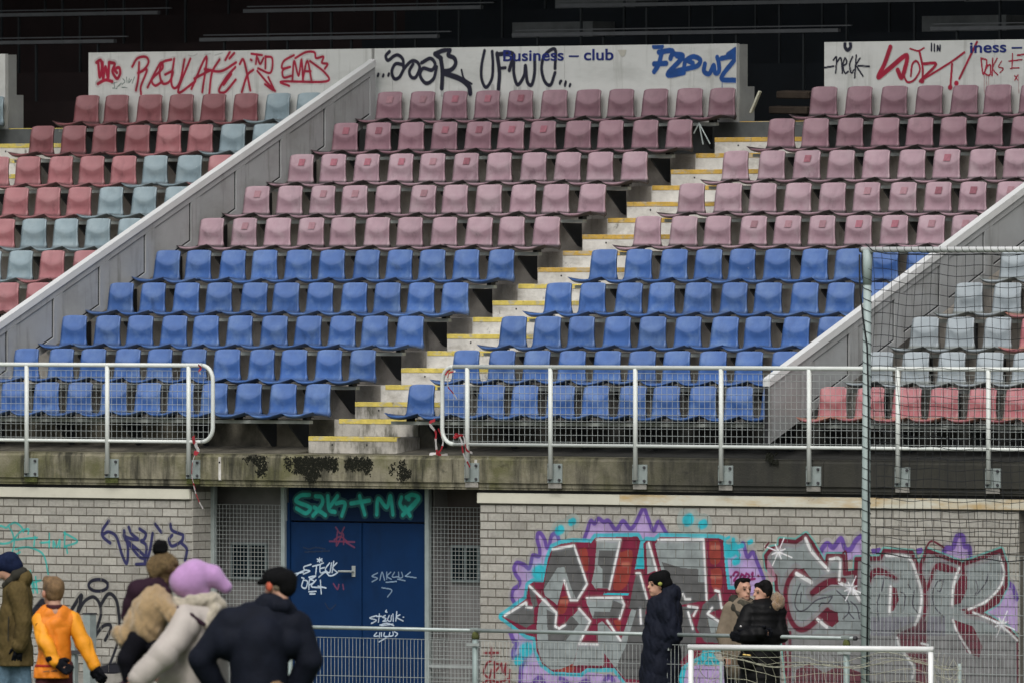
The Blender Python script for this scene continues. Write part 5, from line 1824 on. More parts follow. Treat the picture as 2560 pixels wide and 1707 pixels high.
def folds(amp, seed=0, freq=22.0):
    r = np.random.RandomState(seed)
    W = [(r.normal(size=3) * freq * s, r.uniform(0, 6.28), a) for s, a in ((.5, 1), (.8, .8), (1.2, .5), (1.9, .35))]
    def f(X, Y, Z):
        o = 0
        for n_, (w_, ph, a) in enumerate(W):
            t = w_[0] * X + w_[1] * Y + w_[2] * Z * .7 + ph + 1.3 * np.sin(.6 * w_[1] * X - .5 * w_[0] * Z + ph * 2)
            o = o + a * (np.sin(t) if n_ == 0 else (1.2 - 2.2 * np.abs(np.sin(t * .55))))      # soft swells with sharp creases
        return amp * o / 1.6
    return f


M['skin'] = mat('skin', (.48, .27, .19), .55, .12, 18, bump=.05, spec=.3)
M['skin_red'] = mat('skin_flushed', (.46, .22, .15), .55, .12, 18)
M['ear'] = mat('ear_red', (.50, .10, .05), .55, .1)
M['lip'] = mat('lip', (.30, .09, .08), .5, .1)
M['eye'] = mat('eye_dark', (.025, .018, .015), .3, .1)
M['hair_black'] = mat('dark_hair', (.006, .005, .005), .6, .4, 30, bump=.4, bscale=150, spec=.12)
M['hair_blond'] = mat('dark_blond_hair', (.20, .12, .055), .65, .4, 22, bump=.5, bscale=150, stains=[((.05, .03, .018), (9, 9, 7), .45, .7, .85)])
M['hair_brown'] = mat('brown_hair', (.22, .13, .06), .65, .4, 20, bump=.5, bscale=150)
M['navy_coat'] = mat('navy_coat', (.0085, .0105, .019), .75, .25, 9, bump=.25, bscale=40, spec=.12)
M['olive'] = mat('olive_parka', (.095, .068, .026), .8, .22, 9, bump=.3, bscale=30, spec=.12, stains=[((.05, .035, .015), (5, 5, 9), .5, .7, .6)])
M['olive_dark'] = mat('dark_hood_lining', (.022, .020, .014), .85, .2)
M['tan'] = mat('taupe_jacket', (.17, .135, .095), .8, .18, 9, bump=.25, bscale=30)
M['black_coat'] = mat('black_puffer', (.005, .005, .0055), .55, .25, 10, bump=.25, bscale=30, spec=.12)
M['black_wool'] = mat('black_knit', (.0045, .0045, .005), .9, .3, 40, bump=.4, bscale=160, spec=.12)
M['navy_wool'] = mat('navy_knit', (.010, .016, .045), .9, .2, 40, bump=.4, bscale=160, spec=.12)
M['jeans'] = mat('blue_jeans', (.10, .16, .21), .85, .25, 25, spec=.12)
M['dark_trousers'] = mat('black_trousers', (.005, .005, .008), .85, .2, spec=.12)
M['orange'] = mat('orange_jersey', (.72, .205, .008), .6, .10, 8, bump=.2, bscale=25, stains=[((.55, .13, .008), (7, 7, 7), .5, .7, .6)])
M['amber'] = mat('amber_sleeve', (.78, .30, .010), .6, .08, 8, bump=.2, bscale=25)
M['red_trim'] = mat('red_trim', (.33, .015, .010), .6, .1)
M['maroon'] = mat('maroon_shorts', (.055, .008, .012), .8, .2)
M['glove'] = mat('black_glove', (.004, .0045, .007), .8, .3, 30, bump=.3, spec=.12)
M['pink'] = mat('mauve_knit', (.46, .26, .50), .9, .08, 20, bump=.3, bscale=120, sheen=.3)
M['cream'] = mat('cream_puffer', (.43, .39, .355), .65, .10, 6, bump=.2, bscale=20)
M['cream_fur'] = mat('cream_fur', (.43, .385, .30), .9, .2, 30, bump=.7, bscale=90, sheen=.4)
M['teddy'] = mat('beige_teddy', (.38, .26, .13), .95, .2, 30, bump=.8, bscale=90, sheen=.4)
M['boucle'] = mat('olive_boucle', (.15, .10, .045), .95, .6, 55, bump=1.0, bscale=110)
M['plum'] = mat('dark_plum', (.030, .014, .024), .85, .2, spec=.12)
M['fur'] = mat('brown_fur', (.24, .15, .075), .95, .3, 40, bump=1.0, bscale=100, sheen=.4)
M['dark_jacket'] = mat('charcoal_navy_jacket', (.0075, .0095, .017), .75, .22, 7, bump=.25, bscale=25, spec=.12)
M['scarf'] = mat('dark_checked_scarf', (.05, .045, .032), .9, .5, 30, bump=.4)
M['gold'] = mat('gold_clasp', (.6, .42, .14), .35, .1, metal=.8)
M['patch'] = mat('yellow_patch', (.28, .30, .06), .7, .2, 60)
M['white_logo'] = mat('grey_print', (.08, .07, .05), .7, .1)


class Person:
    """a figure laid out in pixels of the photograph at its own distance; local x = right, y = away, z = up"""
    def __init__(s, label, u0, D, group=None):
        s.u0, s.D = u0, D
        s.s = D / FPX
        base = at_depth(u0, 853.5, D)
        s.zg = ground_z(base[1])
        s.loc = (base[0], base[1], s.zg)
        s.label = label
        s.zoff = CAM[2] + D * math.sin(PITCH) - s.zg
        s.root = None
        s.group = group

    def q(s, u, v, d=0):
        return np.array([(u - s.u0) * s.s, d * s.s, s.zoff + (853.5 - v) * s.s])

    def vz(s, z):
        """pixel row of a height above the ground"""
        return 853.5 - (z - s.zoff) / s.s

    def prims(s, L):
        out = []
        for p in L:
            if p[0] == 'c':
                out.append(('c', s.q(*p[1]), s.q(*p[2]), p[3] * s.s, p[4] * s.s))
            else:
                out.append((p[0], s.q(*p[1]), tuple(r * s.s for r in p[2]), p[3] if len(p) > 3 else 0))
        return out

    def body(s, prims, m, res=.010, k=.022):
        me = field_mesh('person', prims, res, k)
        me.materials.append(m)
        o = bpy.data.objects.new('person', me)
        link(o)
        o.location = s.loc
        o.rotation_euler = (0, 0, YAW)
        tag(o, s.label, 'person', s.group)
        s.root = o
        return o

    def wear(s, name, prims, m, res=.012, k=.035, wob=None, parent=None, label=None, clip=None, grow=0.0):
        me = field_mesh(name, s.prims(prims) if prims and not isinstance(prims[0][1], np.ndarray) else prims, res, k, wob, clip, grow)
        me.materials.append(m)
        o = bpy.data.objects.new(name, me)
        link(o, parent or s.root)
        if label:
            o['label'] = label
        return o


def head_prims(c, fdir, sc_=1.0):
    """c head centre, fdir unit vector of the gaze (x,y,z); a skull with jaw, nose, brow, lips, ears and neck root"""
    f = np.array(fdir, float)
    f /= np.linalg.norm(f)
    sd_ = np.cross(f, (0, 0, 1.0))
    sd_ /= np.linalg.norm(sd_)
    u = np.cross(sd_, f)
    th = math.atan2(f[1], f[0]) - math.pi / 2
    P = lambda a, b, h: c + (f * a + sd_ * b + u * h) * sc_
    k = sc_
    L = [('e', P(-.012, 0, .022), (.074 * k, .095 * k, .100 * k), th), ('e', P(.028, 0, -.055), (.055 * k, .066 * k, .066 * k), th),
         ('c', P(.080, 0, .022), P(.108, 0, -.022), .009 * k, .015 * k), ('c', P(.078, -.03, .030), P(.078, .03, .030), .013 * k, .013 * k),
         ('e', P(.086, 0, -.062), (.022 * k, .010 * k, .010 * k), th), ('e', P(.072, 0, -.102), (.022 * k, .020 * k, .018 * k), th),
         ('e', P(-.005, .074, -.005), (.010 * k, .024 * k, .032 * k), th), ('e', P(-.005, -.074, -.005), (.010 * k, .024 * k, .032 * k), th),
         ('c', P(-.025, 0, -.06), P(-.040, 0, -.17), .052 * k, .058 * k),
         ('-e', P(.098, .032, .008), (.017 * k, .017 * k, .012 * k), th), ('-e', P(.098, -.032, .008), (.017 * k, .017 * k, .012 * k), th)]
    return L, P, th


def face_parts(p, P, k=1.0, brows=True, th=0):
    for sgn in (1, -1):
        m = field_mesh('eye', [('e', P(.080, .031 * sgn, .008), (.013 * k, .012 * k, .008 * k), th)], .004, .004)
        m.materials.append(M['eye'])
        link(bpy.data.objects.new('eye', m), p.root)
        if brows:
            m = field_mesh('eyebrow', [('c', P(.090, .015 * sgn, .032), P(.080, .048 * sgn, .034), .006 * k, .004 * k)], .004, .004)
            m.materials.append(M['hair_black'])
            link(bpy.data.objects.new('eyebrow', m), p.root)
    m = field_mesh('mouth', [('c', P(.094, -.018, -.064), P(.094, .018, -.064), .006 * k, .006 * k)], .004, .004)
    m.materials.append(M['lip'])
    link(bpy.data.objects.new('mouth', m), p.root)


def limb_prims(J, r):
    return [('c', J[i], J[i + 1], r[i], r[i + 1]) for i in range(len(J) - 1)]


def hand_prims(w, d, side, nrm, sc_=1.0, curl=.5):
    """five fingers: w wrist, d direction of the hand, side towards the thumb, nrm palm normal (fingers curl that way)"""
    w, d, side, nrm = (np.array(a, float) for a in (w, d, side, nrm))
    d /= np.linalg.norm(d)
    side = side - d * (side @ d)
    side /= np.linalg.norm(side)
    nrm = np.cross(d, side) * (1 if np.cross(d, side) @ nrm > 0 else -1)
    k = sc_
    L = [('c', w, w + d * .035 * k, .024 * k, .028 * k), ('c', w + d * .035 * k + side * .014 * k, w + d * .082 * k + side * .022 * k, .022 * k, .018 * k), ('c', w + d * .035 * k - side * .014 * k, w + d * .080 * k - side * .024 * k, .022 * k, .017 * k)]
    for i, (o_, ln) in enumerate(((.030, .070), (.010, .080), (-.011, .074), (-.031, .058))):
        a = w + d * .086 * k + side * o_ * k
        b = a + (d * math.cos(curl * .5) + nrm * math.sin(curl * .5)) * ln * .5 * k + side * o_ * .12 * k
        c = b + (d * math.cos(curl * 1.3) + nrm * math.sin(curl * 1.3)) * ln * .5 * k
        L += [('c', a, b, .0105 * k, .0100 * k, .006), ('c', b, c, .0100 * k, .0085 * k, .006)]
    a = w + d * .022 * k + side * .026 * k
    b = a + (d * .6 + side * .7 + nrm * .2) * .042 * k
    c = b + (d * .9 + side * .25 + nrm * .35) * .034 * k
    L += [('c', a, b, .014 * k, .0115 * k, .010), ('c', b, c, .0115 * k, .0095 * k, .006)]
    return L


def figure(p, head, fdir, neck, sh, el, wr, hip, hs=1.0, build=1.0, thumbs=None, skin='skin', res=.010, foot=(0, -1), hdir=None, hk=.95):
    """one continuous body mesh; joints in photo pixels, pairs as (left-in-picture, right-in-picture)"""
    H = p.q(*head)
    hp, P, th = head_prims(H, fdir, hs)
    L = list(hp)
    nk = p.q(*neck)
    hpz = p.q(*hip)
    L += [('c', H + np.array([0, 0, -.09 * hs]), nk, .05 * hs, .06 * build)]
    S = [p.q(*a) for a in sh]
    E_ = [p.q(*a) for a in el]
    W_ = [p.q(*a) for a in wr]
    L += [('c', S[0], S[1], .055 * build, .055 * build), ('c', nk + np.array([0, 0, -.17]), hpz, .105 * build, .11 * build), ('c', nk, nk + np.array([0, 0, -.15]), .052 * build, .07 * build)]
    for i in range(2):
        L += limb_prims([S[i], E_[i], W_[i]], [.052 * build, .042 * build, .028 * build])
        d = W_[i] - E_[i] if not (hdir and hdir[i] is not None) else np.array(hdir[i], float)
        side = np.array([-1 if i == 0 else 1, -.6, .2]) if thumbs is None else np.array(thumbs[i], float)
        L += hand_prims(W_[i], d, side, np.cross(d, side), hk * hs, .6)
        # legs down to the ground
        sg = -1 if i == 0 else 1
        a = hpz + np.array([.085 * sg * build, 0, -.04])
        z0 = hpz[2]
        kn = np.array([a[0] * .98 + .02 * sg, -.02 * sg + .01, z0 * .52])
        an = np.array([kn[0] + .01 * sg, .03, .085])
        L += limb_prims([a, kn, an], [.085 * build, .058 * build, .042 * build])
        ft = np.array([foot[0], foot[1], 0.0])
        L += [('c', an + np.array([0, 0, -.04]), an + ft * .15 + np.array([0, 0, -.045]), .040, .034)]
    p.body(L, M[skin], res)
    face_parts(p, P, hs, th=th)
    p.P, p.H, p.th, p.S, p.E, p.W, p.hipz, p.nk = P, H, th, S, E_, W_, hpz, nk
    return p


def coat(p, name, m, extra, rs=(.075, .062, .052), wob=None, res=.011, k=.016, label=None, clip=None):
    """sleeves along the body's own arms plus a traced trunk"""
    L = []
    for i in range(2):
        L += limb_prims([p.S[i], p.E[i], p.W[i]], rs)
    return p.wear(name, L + p.prims(extra), m, res, k, wob, label=label, clip=clip)


def trousers(p, m, lo=.07, r=.10, name='trousers'):
    L = []
    for sg in (-1, 1):
        a = p.hipz + np.array([.085 * sg, 0, -.02])
        kn = np.array([a[0] * .98 + .02 * sg, -.02 * sg + .01, p.hipz[2] * .52])
        an = np.array([kn[0] + .01 * sg, .03, lo])
        L += limb_prims([a, kn, an], [r, r * .78, r * .70])
    return p.wear(name, L, m, .014, .03, folds(.006, 3))


def shoes(p, foot=(0, -1), m='dark_trousers'):
    for sg in (-1, 1):
        a = p.hipz + np.array([.085 * sg, 0, 0])
        x = a[0] * .98 + .02 * sg + .01 * sg
        ft = np.array([foot[0], foot[1], 0.0])
        c = np.array([x, .03, .05])
        p.wear('shoe', [('c', c - ft * .05, c + ft * .16, .050, .042)], M[m], .014, .02)


# --- man in navy coat, facing left
p = Person('man in a long navy coat and black beanie standing in front of the mural', 1655, 145.6)
figure(p, (1643, 1461, 0), (-1, -.62, -.05), (1658, 1500, 2), ((1664, 1520, -36), (1664, 1520, 36)), ((1686, 1585, -46), (1680, 1585, 46)), ((1660, 1618, -34), (1660, 1618, 34)), (1655, 1634, 0), foot=(-1, -.2))
coat(p, 'coat', M['navy_coat'], [('c', (1662, 1520, 0), (1655, 1590, 0), 42, 48), ('c', (1655, 1590, 0), (1648, 1722, 0), 48, 50), ('e', (1677, 1487, 0), (27, 30, 26)), ('c', (1640, 1500, -14), (1662, 1500, -22), 13, 17), ('c', (1640, 1500, 14), (1660, 1500, 20), 13, 17), ('c', (1664, 1520, -34), (1664, 1520, 34), 24, 24)], (.095, .085, .072), folds(.015, 1), label='long navy coat with hood', clip=(p.q(0, 1735)[2], 9))
trousers(p, M['dark_trousers'])
shoes(p, (-1, -.2))
p.wear('beanie', [('e', (1649, 1447, 0), (26, 24, 20)), ('e', (1659, 1437, 0), (17, 17, 14)), ('c', (1640, 1450, 0), (1662, 1458, 0), 20, 20)], M['black_wool'], .009, .015)
p.wear('beanie_patch', [('e', (1650, 1458, -21), (5.5, 4, 5.5))], M['patch'], .004, .003)

# --- man in taupe jacket and woman in black coat
p = Person('man with short dark hair in a taupe jacket, beside the woman in black', 1856, 145.3)
figure(p, (1859, 1473, 0), (.45, -.88, -.02), (1856, 1508, 4), ((1828, 1528, 2), (1890, 1530, 12)), ((1808, 1586, -4), (1905, 1590, 0)), ((1818, 1632, -24), (1880, 1630, -24)), (1855, 1640, 4))
coat(p, 'jacket', M['tan'], [('c', (1856, 1530, 4), (1853, 1640, 2), 38, 42), ('c', (1853, 1640, 2), (1853, 1665, 2), 42, 40), ('c', (1832, 1525, 2), (1882, 1525, 8), 23, 23)], (.088, .078, .060), folds(.009, 4))
p.wear('collar', [('c', (1836, 1500, 6), (1838, 1520, -16), 13, 12), ('c', (1836, 1500, 6), (1876, 1506, 12), 14, 12), ('c', (1838, 1520, -16), (1850, 1536, -34), 10, 7)], M['olive_dark'], .010, .03)
p.wear('scarf', [('c', (1852, 1510, -16), (1866, 1514, -18), 13, 12), ('c', (1860, 1515, -22), (1862, 1575, -40), 10, 10)], M['scarf'], .010, .03, folds(.004, 6))
trousers(p, M['dark_trousers'])
shoes(p)
p.wear('hair', [('e', p.P(-.034, 0, .050), (.080, .090, .080), p.th), ('c', p.P(.040, -.03, .100), p.P(.050, .03, .098), .026, .026), ('c', p.P(-.01, .068, .02), p.P(-.05, .05, -.03), .020, .02), ('c', p.P(-.01, -.068, .02), p.P(-.05, -.05, -.03), .020, .02)], M['hair_black'], .008, .012, soft(.003, 9, 60))
p.wear('beard', [('c', p.P(.055, -.035, -.085), p.P(.078, 0, -.104), .017, .016), ('c', p.P(.055, .035, -.085), p.P(.078, 0, -.104), .017, .016)], mat('stubble', (.13, .08, .06), .8, .2), .007, .012)

p = Person('woman in a black fur-hooded coat with arms folded, hair up', 1904, 144.6)
figure(p, (1906, 1481, 0), (-.84, -.54, -.04), (1912, 1516, 0), ((1872, 1534, -14), (1938, 1534, 10)), ((1852, 1584, -34), (1950, 1586, -10)), ((1900, 1580, -58), (1862, 1588, -62)), (1905, 1640, 0), hs=.95, build=.92, hk=.75, thumbs=((0, -.2, 1), (0, -.2, 1)))
coat(p, 'coat', M['black_coat'], [('c', (1906, 1535, 0), (1902, 1600, 0), 44, 50), ('c', (1902, 1600, 0), (1900, 1735, 0), 50, 54), ('c', (1874, 1530, -10), (1938, 1530, 8), 24, 24), ('c', (1884, 1516, -18), (1905, 1520, -26), 15, 15), ('c', (1938, 1518, 10), (1946, 1530, 10), 22, 22)], (.098, .090, .080), lambda X, Y, Z: .006 * np.abs(np.sin(Z * 42)) + folds(.005, 5)(X, Y, Z))
p.wear('fur_hood', [('e', (1944, 1504, 6), (18, 24, 25)), ('e', (1936, 1516, -14), (15, 14, 12)), ('e', (1938, 1518, 22), (14, 14, 12))], M['fur'], .009, .02, folds(.007, 7, 90))
p.wear('scarf', [('c', (1884, 1514, -20), (1917, 1518, -24), 11, 13)], M['scarf'], .010, .03, folds(.005, 8, 50))
p.wear('hair', [('e', p.P(-.026, 0, .038), (.082, .096, .088), p.th), ('e', p.P(-.05, 0, .105), (.055, .055, .040), p.th), ('c', p.P(.035, -.05, .085), p.P(-.02, -.072, -.02), .024, .022), ('c', p.P(.035, .05, .085), p.P(-.02, .072, -.02), .024, .022), ('c', p.P(-.07, 0, -.03), p.P(-.07, 0, -.08), .05, .045)], M['hair_black'], .008, .014, soft(.004, 10, 60))
for i in range(2):
    d = p.W[i] - p.E[i]
    p.wear('glove', hand_prims(p.W[i] - d / np.linalg.norm(d) * .01, d, (0, -.2, 1), np.cross(d, (0, -.2, 1)), 1.05, .6), M['glove'], .007, .02, grow=.007)
p.wear('handbag', [('e', (1868, 1648, -52), (26, 10, 24))], M['black_wool'], .010, .02)
p.wear('clasp', [('c', (1858, 1634, -62), (1874, 1636, -62), 3, 3)], M['gold'], .004, .003)
p.wear('button', [('e', (1851, 1563, -66), (2.6, 2.6, 2.6))], M['tape_w'], .003, .002)
trousers(p, M['dark_trousers'])
shoes(p, (-.8, -.5))

# --- man in olive parka at the left edge
p = Person('man in an olive parka and navy beanie walking out at the left edge', 30, 136)
figure(p, (17, 1414, 0), (-1, -.18, -.06), (34, 1450, 2), ((46, 1478, -34), (40, 1478, 36)), ((62, 1552, -46), (50, 1552, 44)), ((50, 1612, -46), (30, 1612, 40)), (32, 1634, 0), foot=(-1, 0), hk=.8, thumbs=((-1, -.1, .2), (-1, .1, .2)))
coat(p, 'parka', M['olive'], [('c', (42, 1484, 0), (36, 1570, 0), 37, 42), ('c', (36, 1570, 0), (36, 1632, 0), 42, 44), ('c', (38, 1632, 0), (40, 1660, 0), 43, 46), ('e', (59, 1447, 0), (22, 30, 22)), ('c', (44, 1478, -30), (42, 1478, 30), 25, 25)], (.092, .080, .068), folds(.012, 12), label='olive parka with hood', clip=(p.q(0, 1664)[2], 9))
p.wear('hood_lining', [('c', (40, 1434, -18), (56, 1430, -10), 12, 14), ('c', (40, 1434, 18), (56, 1430, 10), 12, 14), ('c', (24, 1452, -18), (40, 1440, -20), 9, 11), ('c', (24, 1452, -18), (12, 1462, -12), 8, 8)], M['olive_dark'], .010, .03)
p.wear('beanie', [('e', (24, 1399, 0), (26, 25, 22)), ('c', (4, 1408, 0), (34, 1414, 0), 23, 24)], M['navy_wool'], .009, .012)
d = p.W[0] - p.E[0]
p.wear('glove', limb_prims([p.W[0] - d * .18, p.W[0]], [.048, .040]) + hand_prims(p.W[0], d, (-1, -.1, .2), (0, 1, 0), 1.18, .7), M['glove'], .006, .012)
p.wear('chest_seam', [('c', (23, 1540, -47), (22, 1600, -49), 1.6, 1.6)], M['olive_dark'], .005, .004)
trousers(p, M['jeans'])
shoes(p, (-1, 0))

# --- young player in orange, seen from behind
p = Person('young player in an orange top and black gloves, seen from behind', 136, 128)
figure(p, (131, 1480, 0), (-.50, .86, -.06), (136, 1520, 2), ((100, 1548, -6), (180, 1548, 4)), ((114, 1606, -40), (210, 1608, -4)), ((142, 1652, -52), (236, 1662, -14)), (136, 1674, 0), hs=1.08, build=.92, hdir=((.8, -.15, -.55), None), hk=.6, foot=(-.3, 1), thumbs=((1, .2, .6), (-1, .5, .2)), res=.009)
JER = [('c', (137, 1560, 0), (137, 1610, 0), 41, 39), ('c', (137, 1610, 0), (136, 1690, 0), 39, 45), ('c', (110, 1690, -10), (100, 1715, -14), 24, 18), ('c', (108, 1547, -4), (170, 1547, 2), 21, 21), ('c', (112, 1562, -6), (164, 1562, 0), 27, 27), ('c', (122, 1528, 0), (150, 1528, 0), 16, 16), ('c', (122, 1536, -10), (152, 1536, -10), 19, 19)]
p.wear('jersey', JER, M['orange'], .008, .035, folds(.013, 13, 24), clip=(p.q(0, 1694)[2], 9))
p.wear('hem_band', JER, M['red_trim'], .008, .035, folds(.013, 13, 24), clip=(p.q(0, 1667)[2], p.q(0, 1659)[2]), grow=.004)
p.wear('back_yoke', JER, M['amber'], .008, .035, folds(.013, 13, 24), clip=(p.q(0, 1563)[2], p.q(0, 1561)[2]), grow=.003)
for i, nm in ((0, 'sleeve'), (1, 'sleeve')):
    p.wear(nm, limb_prims([p.S[i], p.E[i], p.W[i]], [.076, .066, .050]), M['amber'], .008, .03, folds(.008, 14 + i, 34))
p.wear('collar', [('c', (134, 1500, -8), (137, 1530, -8), 20, 23)], M['maroon'], .007, .02, clip=(p.q(0, 1521)[2], p.q(0, 1510)[2]))
for k_ in range(9):
    if k_ in (4,):
        continue
    p.wear('hem_print', [('c', (110 + k_ * 4, 1676 - k_ * .3, -46), (112 + k_ * 4, 1677 - k_ * .3, -46), 1.4, 1.4)], M['white_logo'], .004, .002)
a_ = [(96 + 5 * math.cos(t), 1561 + 5 * math.sin(t), -29) for t in np.linspace(.6, 5.6, 8)]
p.wear('sleeve_badge', [('c', a_[i], a_[i + 1], 1.6, 1.6) for i in range(7)], M['glove'], .004, .003)
p.wear('ear', [('e', p.P(-.008, -.088, -.012), (.016, .026, .034), p.th)], M['skin_red'], .005, .006)
p.wear('hair', [('e', p.P(-.024, 0, .046), (.096, .112, .100), p.th), ('e', p.P(-.034, 0, -.010), (.084, .076, .092), p.th), ('c', p.P(.05, -.03, .11), p.P(.05, .03, .11), .035, .035)], M['hair_blond'], .007, .035, soft(.003, 17, 110))
for i in range(2):
    d = p.W[i] - p.E[i]
    if i == 0:
        d = np.array([.8, -.15, -.55])
    sd_ = ((1, .2, .6), (-1, .5, .2))[i]
    p.wear('glove', limb_prims([p.W[i] - d / np.linalg.norm(d) * .06, p.W[i]], [.042, .036]) + hand_prims(p.W[i], d, sd_, np.cross(d, sd_), 1.10, .6), M['glove'], .006, .016, grow=.008)
L = []
for sg in (-1, 1):
    a = p.hipz + np.array([.075 * sg, 0, .02])
    L += [('c', a, np.array([a[0] * 1.15, .0, p.hipz[2] * .62]), .098, .085)]
p.wear('shorts', L, M['maroon'], .012, .03, folds(.006, 18))
shoes(p, (-.3, 1))

# --- woman with mauve hat carrying a child, near and out of focus
p = Person('woman in a mauve slouch hat and cream jacket carrying the child', 500, 113)
figure(p, (474, 1452, 0), (-.95, -.22, -.05), (498, 1500, 0), ((466, 1560, -60), (545, 1552, 44)), ((412, 1632, -112), (520, 1660, -20)), ((352, 1690, -112), (420, 1690, -30)), (500, 1740, 0), hs=1.02, foot=(-1, 0), skin='skin_red')
coat(p, 'jacket', M['cream'], [('c', (505, 1565, 0), (500, 1640, 0), 62, 70), ('c', (500, 1640, 0), (500, 1790, 0), 70, 74), ('c', (465, 1550, -46), (545, 1550, 40), 40, 42)], (.122, .118, .100), lambda X, Y, Z: .003 * np.abs(np.sin(X * 11 + Z * 15)) + folds(.008, 20, 14)(X, Y, Z), label='cream quilted jacket')
p.wear('fur_collar', [('c', (478, 1500, -30), (530, 1497, -20), 15, 18), ('c', (530, 1497, -20), (552, 1515, -10), 18, 16), ('c', (540, 1525, -34), (515, 1560, -56), 15, 13), ('c', (440, 1500, -10), (465, 1510, -26), 11, 12)], M['cream_fur'], .012, .03, folds(.010, 21, 60))
p.wear('bag_strap', [('c', (446, 1518, -56), (480, 1536, -80), 6, 6), ('c', (480, 1536, -80), (512, 1558, -84), 6, 6)], M['plum'], .010, .02)
p.wear('slouch_hat', [('e', (484, 1441, 0), (40, 42, 42)), ('c', (462, 1452, 0), (484, 1458, 0), 40, 38), ('c', (490, 1428, 0), (530, 1440, 4), 30, 27), ('c', (530, 1438, 4), (564, 1466, 6), 27, 17), ('c', (478, 1480, 0), (500, 1478, 4), 24, 26)], M['pink'], .011, .03, soft(.004, 22, 25))
p.wear('hair', [('c', (500, 1484, 4), (512, 1500, 6), 22, 18)], M['hair_brown'], .012, .02)
trousers(p, M['dark_trousers'])
shoes(p, (-1, 0))
pw = p

p = Person('child in a beige teddy jacket and pompom hat held by the woman', 372, 113.0)
H = p.q(408, 1432, 8)
hp, P, th = head_prims(H, (.75, .5, -.1), .86)
B = list(hp) + p.prims([('c', (400, 1470, 8), (378, 1500, 5), 20, 24), ('c', (378, 1500, 5), (350, 1590, 5), 34, 32), ('c', (385, 1505, -28), (420, 1530, -40), 16, 13), ('c', (420, 1530, -40), (455, 1520, -20), 12, 9), ('c', (375, 1505, 30), (430, 1520, 40), 16, 10), ('c', (345, 1590, -18), (318, 1640, -20), 24, 18), ('c', (318, 1640, -20), (326, 1700, -10), 17, 13), ('c', (350, 1595, 18), (322, 1640, 22), 24, 18), ('c', (322, 1640, 22), (330, 1700, 14), 17, 13)])
p.body(B, M['skin'], .010, .02)
p.root['label'] = p.label
face_parts(p, P, .86, th=th)
p.P, p.H = P, H
p.wear('teddy_jacket', [('c', (388, 1500, 0), (362, 1560, 0), 46, 52), ('e', (384, 1520, -10), (56, 46, 46)), ('c', (405, 1510, -36), (432, 1535, -46), 26, 22), ('c', (318, 1590, 0), (378, 1582, -8), 30, 30), ('c', (296, 1582, 0), (318, 1590, 0), 20, 28), ('c', (400, 1505, 34), (440, 1520, 44), 24, 18)], M['teddy'], .011, .03, folds(.009, 24, 40))
p.wear('hood', [('c', (345, 1475, 0), (392, 1462, 0), 26, 24), ('c', (392, 1462, 0), (412, 1480, -10), 24, 18), ('c', (328, 1510, 10), (345, 1475, 0), 22, 26), ('c', (312, 1540, 16), (328, 1510, 10), 12, 20)], M['plum'], .012, .03)
p.wear('leggings', [('c', (345, 1595, -18), (318, 1645, -20), 30, 25), ('c', (318, 1645, -20), (326, 1705, -10), 24, 18), ('c', (350, 1600, 18), (322, 1645, 22), 30, 25), ('c', (322, 1645, 22), (330, 1705, 14), 24, 18), ('c', (350, 1600, 0), (380, 1610, -10), 28, 26)], M['dark_trousers'], .012, .02)
for d_ in (-10, 14):
    p.wear('shoe', [('c', (326, 1706, d_), (306, 1716, d_), 15, 13)], M['plum'], .012, .02)
p.wear('pompom_hat', [('e', (410, 1412, 6), (37, 36, 32)), ('c', (388, 1420, 4), (430, 1424, 4), 23, 22), ('c', (388, 1440, 4), (410, 1446, 6), 18, 18)], M['boucle'], .010, .02, folds(.011, 25, 85))
p.wear('pompom', [('e', (401, 1366, 6), (20, 20, 18)), ('e', (401, 1376, 6), (18, 18, 10))], M['black_wool'], .010, .02, folds(.008, 26, 90))

# --- man in dark jacket and flat cap, near and out of focus
p = Person('man in dark jacket and black flat cap, seen from behind before the door', 650, 112.5)
figure(p, (690, 1464, 0), (-.72, .66, -.22), (672, 1510, 0), ((575, 1556, 0), (742, 1560, 4)), ((502, 1645, 6), (772, 1650, 0)), ((550, 1738, 40), (735, 1742, 40)), (650, 1760, 0), hs=1.05, build=1.18, foot=(0, 1))
coat(p, 'jacket', M['dark_jacket'], [('c', (655, 1600, 0), (648, 1650, 0), 74, 72), ('c', (648, 1650, 0), (645, 1800, 0), 72, 74), ('c', (588, 1560, 0), (736, 1562, 2), 42, 42), ('c', (625, 1548, 0), (700, 1538, 0), 42, 38), ('c', (575, 1600, 0), (720, 1600, 0), 50, 50)], (.120, .105, .092), folds(.010, 27, 10), res=.013, k=.02, label='dark navy jacket')
p.wear('collar', [('c', (660, 1512, -4), (704, 1512, -4), 26, 26), ('c', (640, 1530, 0), (716, 1530, -2), 28, 28), ('c', (664, 1498, -10), (700, 1496, -12), 18, 18), ('c', (690, 1512, -24), (712, 1514, -22), 20, 19)], M['dark_jacket'], .010, .02)
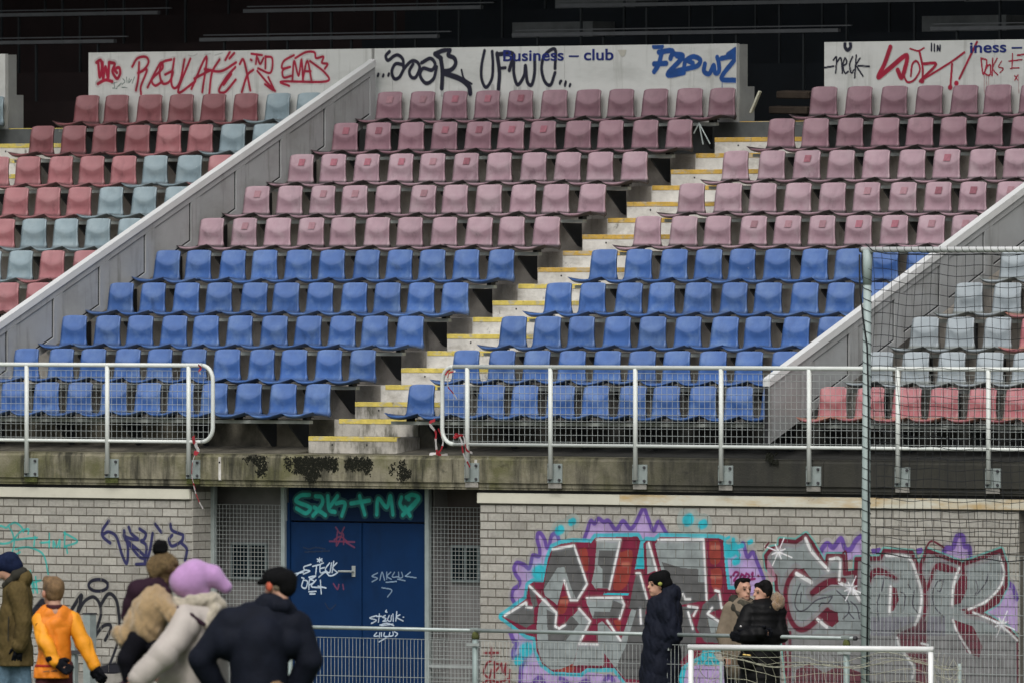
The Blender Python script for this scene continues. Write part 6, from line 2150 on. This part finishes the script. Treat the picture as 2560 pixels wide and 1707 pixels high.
p.wear('ear', [('e', p.P(-.008, -.084, -.004), (.020, .030, .040), p.th)], M['ear'], .006, .008)
p.wear('flat_cap', [('e', (704, 1446, -2), (40, 40, 27)), ('e', (716, 1462, -12), (26, 26, 30)), ('c', (666, 1450, 6), (648, 1456, 14), 11, 7), ('c', (684, 1450, 14), (664, 1454, 24), 11, 7), ('c', (676, 1440, 4), (700, 1436, 0), 20, 22)], M['black_wool'], .010, .02)
p.wear('hair', [('e', p.P(-.045, 0, -.01), (.078, .06, .055), p.th)], mat('grey_hair', (.16, .13, .09), .8, .3, 30), .009, .02)
trousers(p, M['dark_trousers'], r=.115)
shoes(p, (0, 1))

# --- top of a small child's head at the bottom edge
p = Person('small brown-haired head at the bottom edge in front of the dark jacket', 690, 110.0)
H = p.q(690, 1735, 0)
hp, P, th = head_prims(H, (-.3, .9, 0), .82)
zt_ = H[2]
B = list(hp) + [('c', H + np.array([0, 0, -.10]), np.array([H[0], 0, zt_ * .52]), .05, .10), ('c', np.array([H[0] - .11, 0, zt_ * .74]), np.array([H[0] - .15, -.05, zt_ * .45]), .035, .022), ('c', np.array([H[0] + .11, 0, zt_ * .74]), np.array([H[0] + .15, -.05, zt_ * .45]), .035, .022),
                ('c', np.array([H[0] - .06, 0, zt_ * .5]), np.array([H[0] - .07, 0, .06]), .06, .04), ('c', np.array([H[0] + .06, 0, zt_ * .5]), np.array([H[0] + .07, 0, .06]), .06, .04)]
p.body(B, M['skin'], .010, .02)
face_parts(p, P, .82, th=th)
p.P, p.H = P, H
p.wear('hair', [('e', P(-.015, 0, .034), (.074, .086, .080), th)], M['hair_brown'], .007, .012, soft(.004, 29, 70))
p.wear('jacket', [('c', np.array([H[0], 0, zt_ * .76]), np.array([H[0], 0, zt_ * .50]), .10, .13), ('c', np.array([H[0] - .11, 0, zt_ * .74]), np.array([H[0] - .15, -.05, zt_ * .48]), .055, .045), ('c', np.array([H[0] + .11, 0, zt_ * .74]), np.array([H[0] + .15, -.05, zt_ * .48]), .055, .045)], M['navy_coat'], .012, .03)
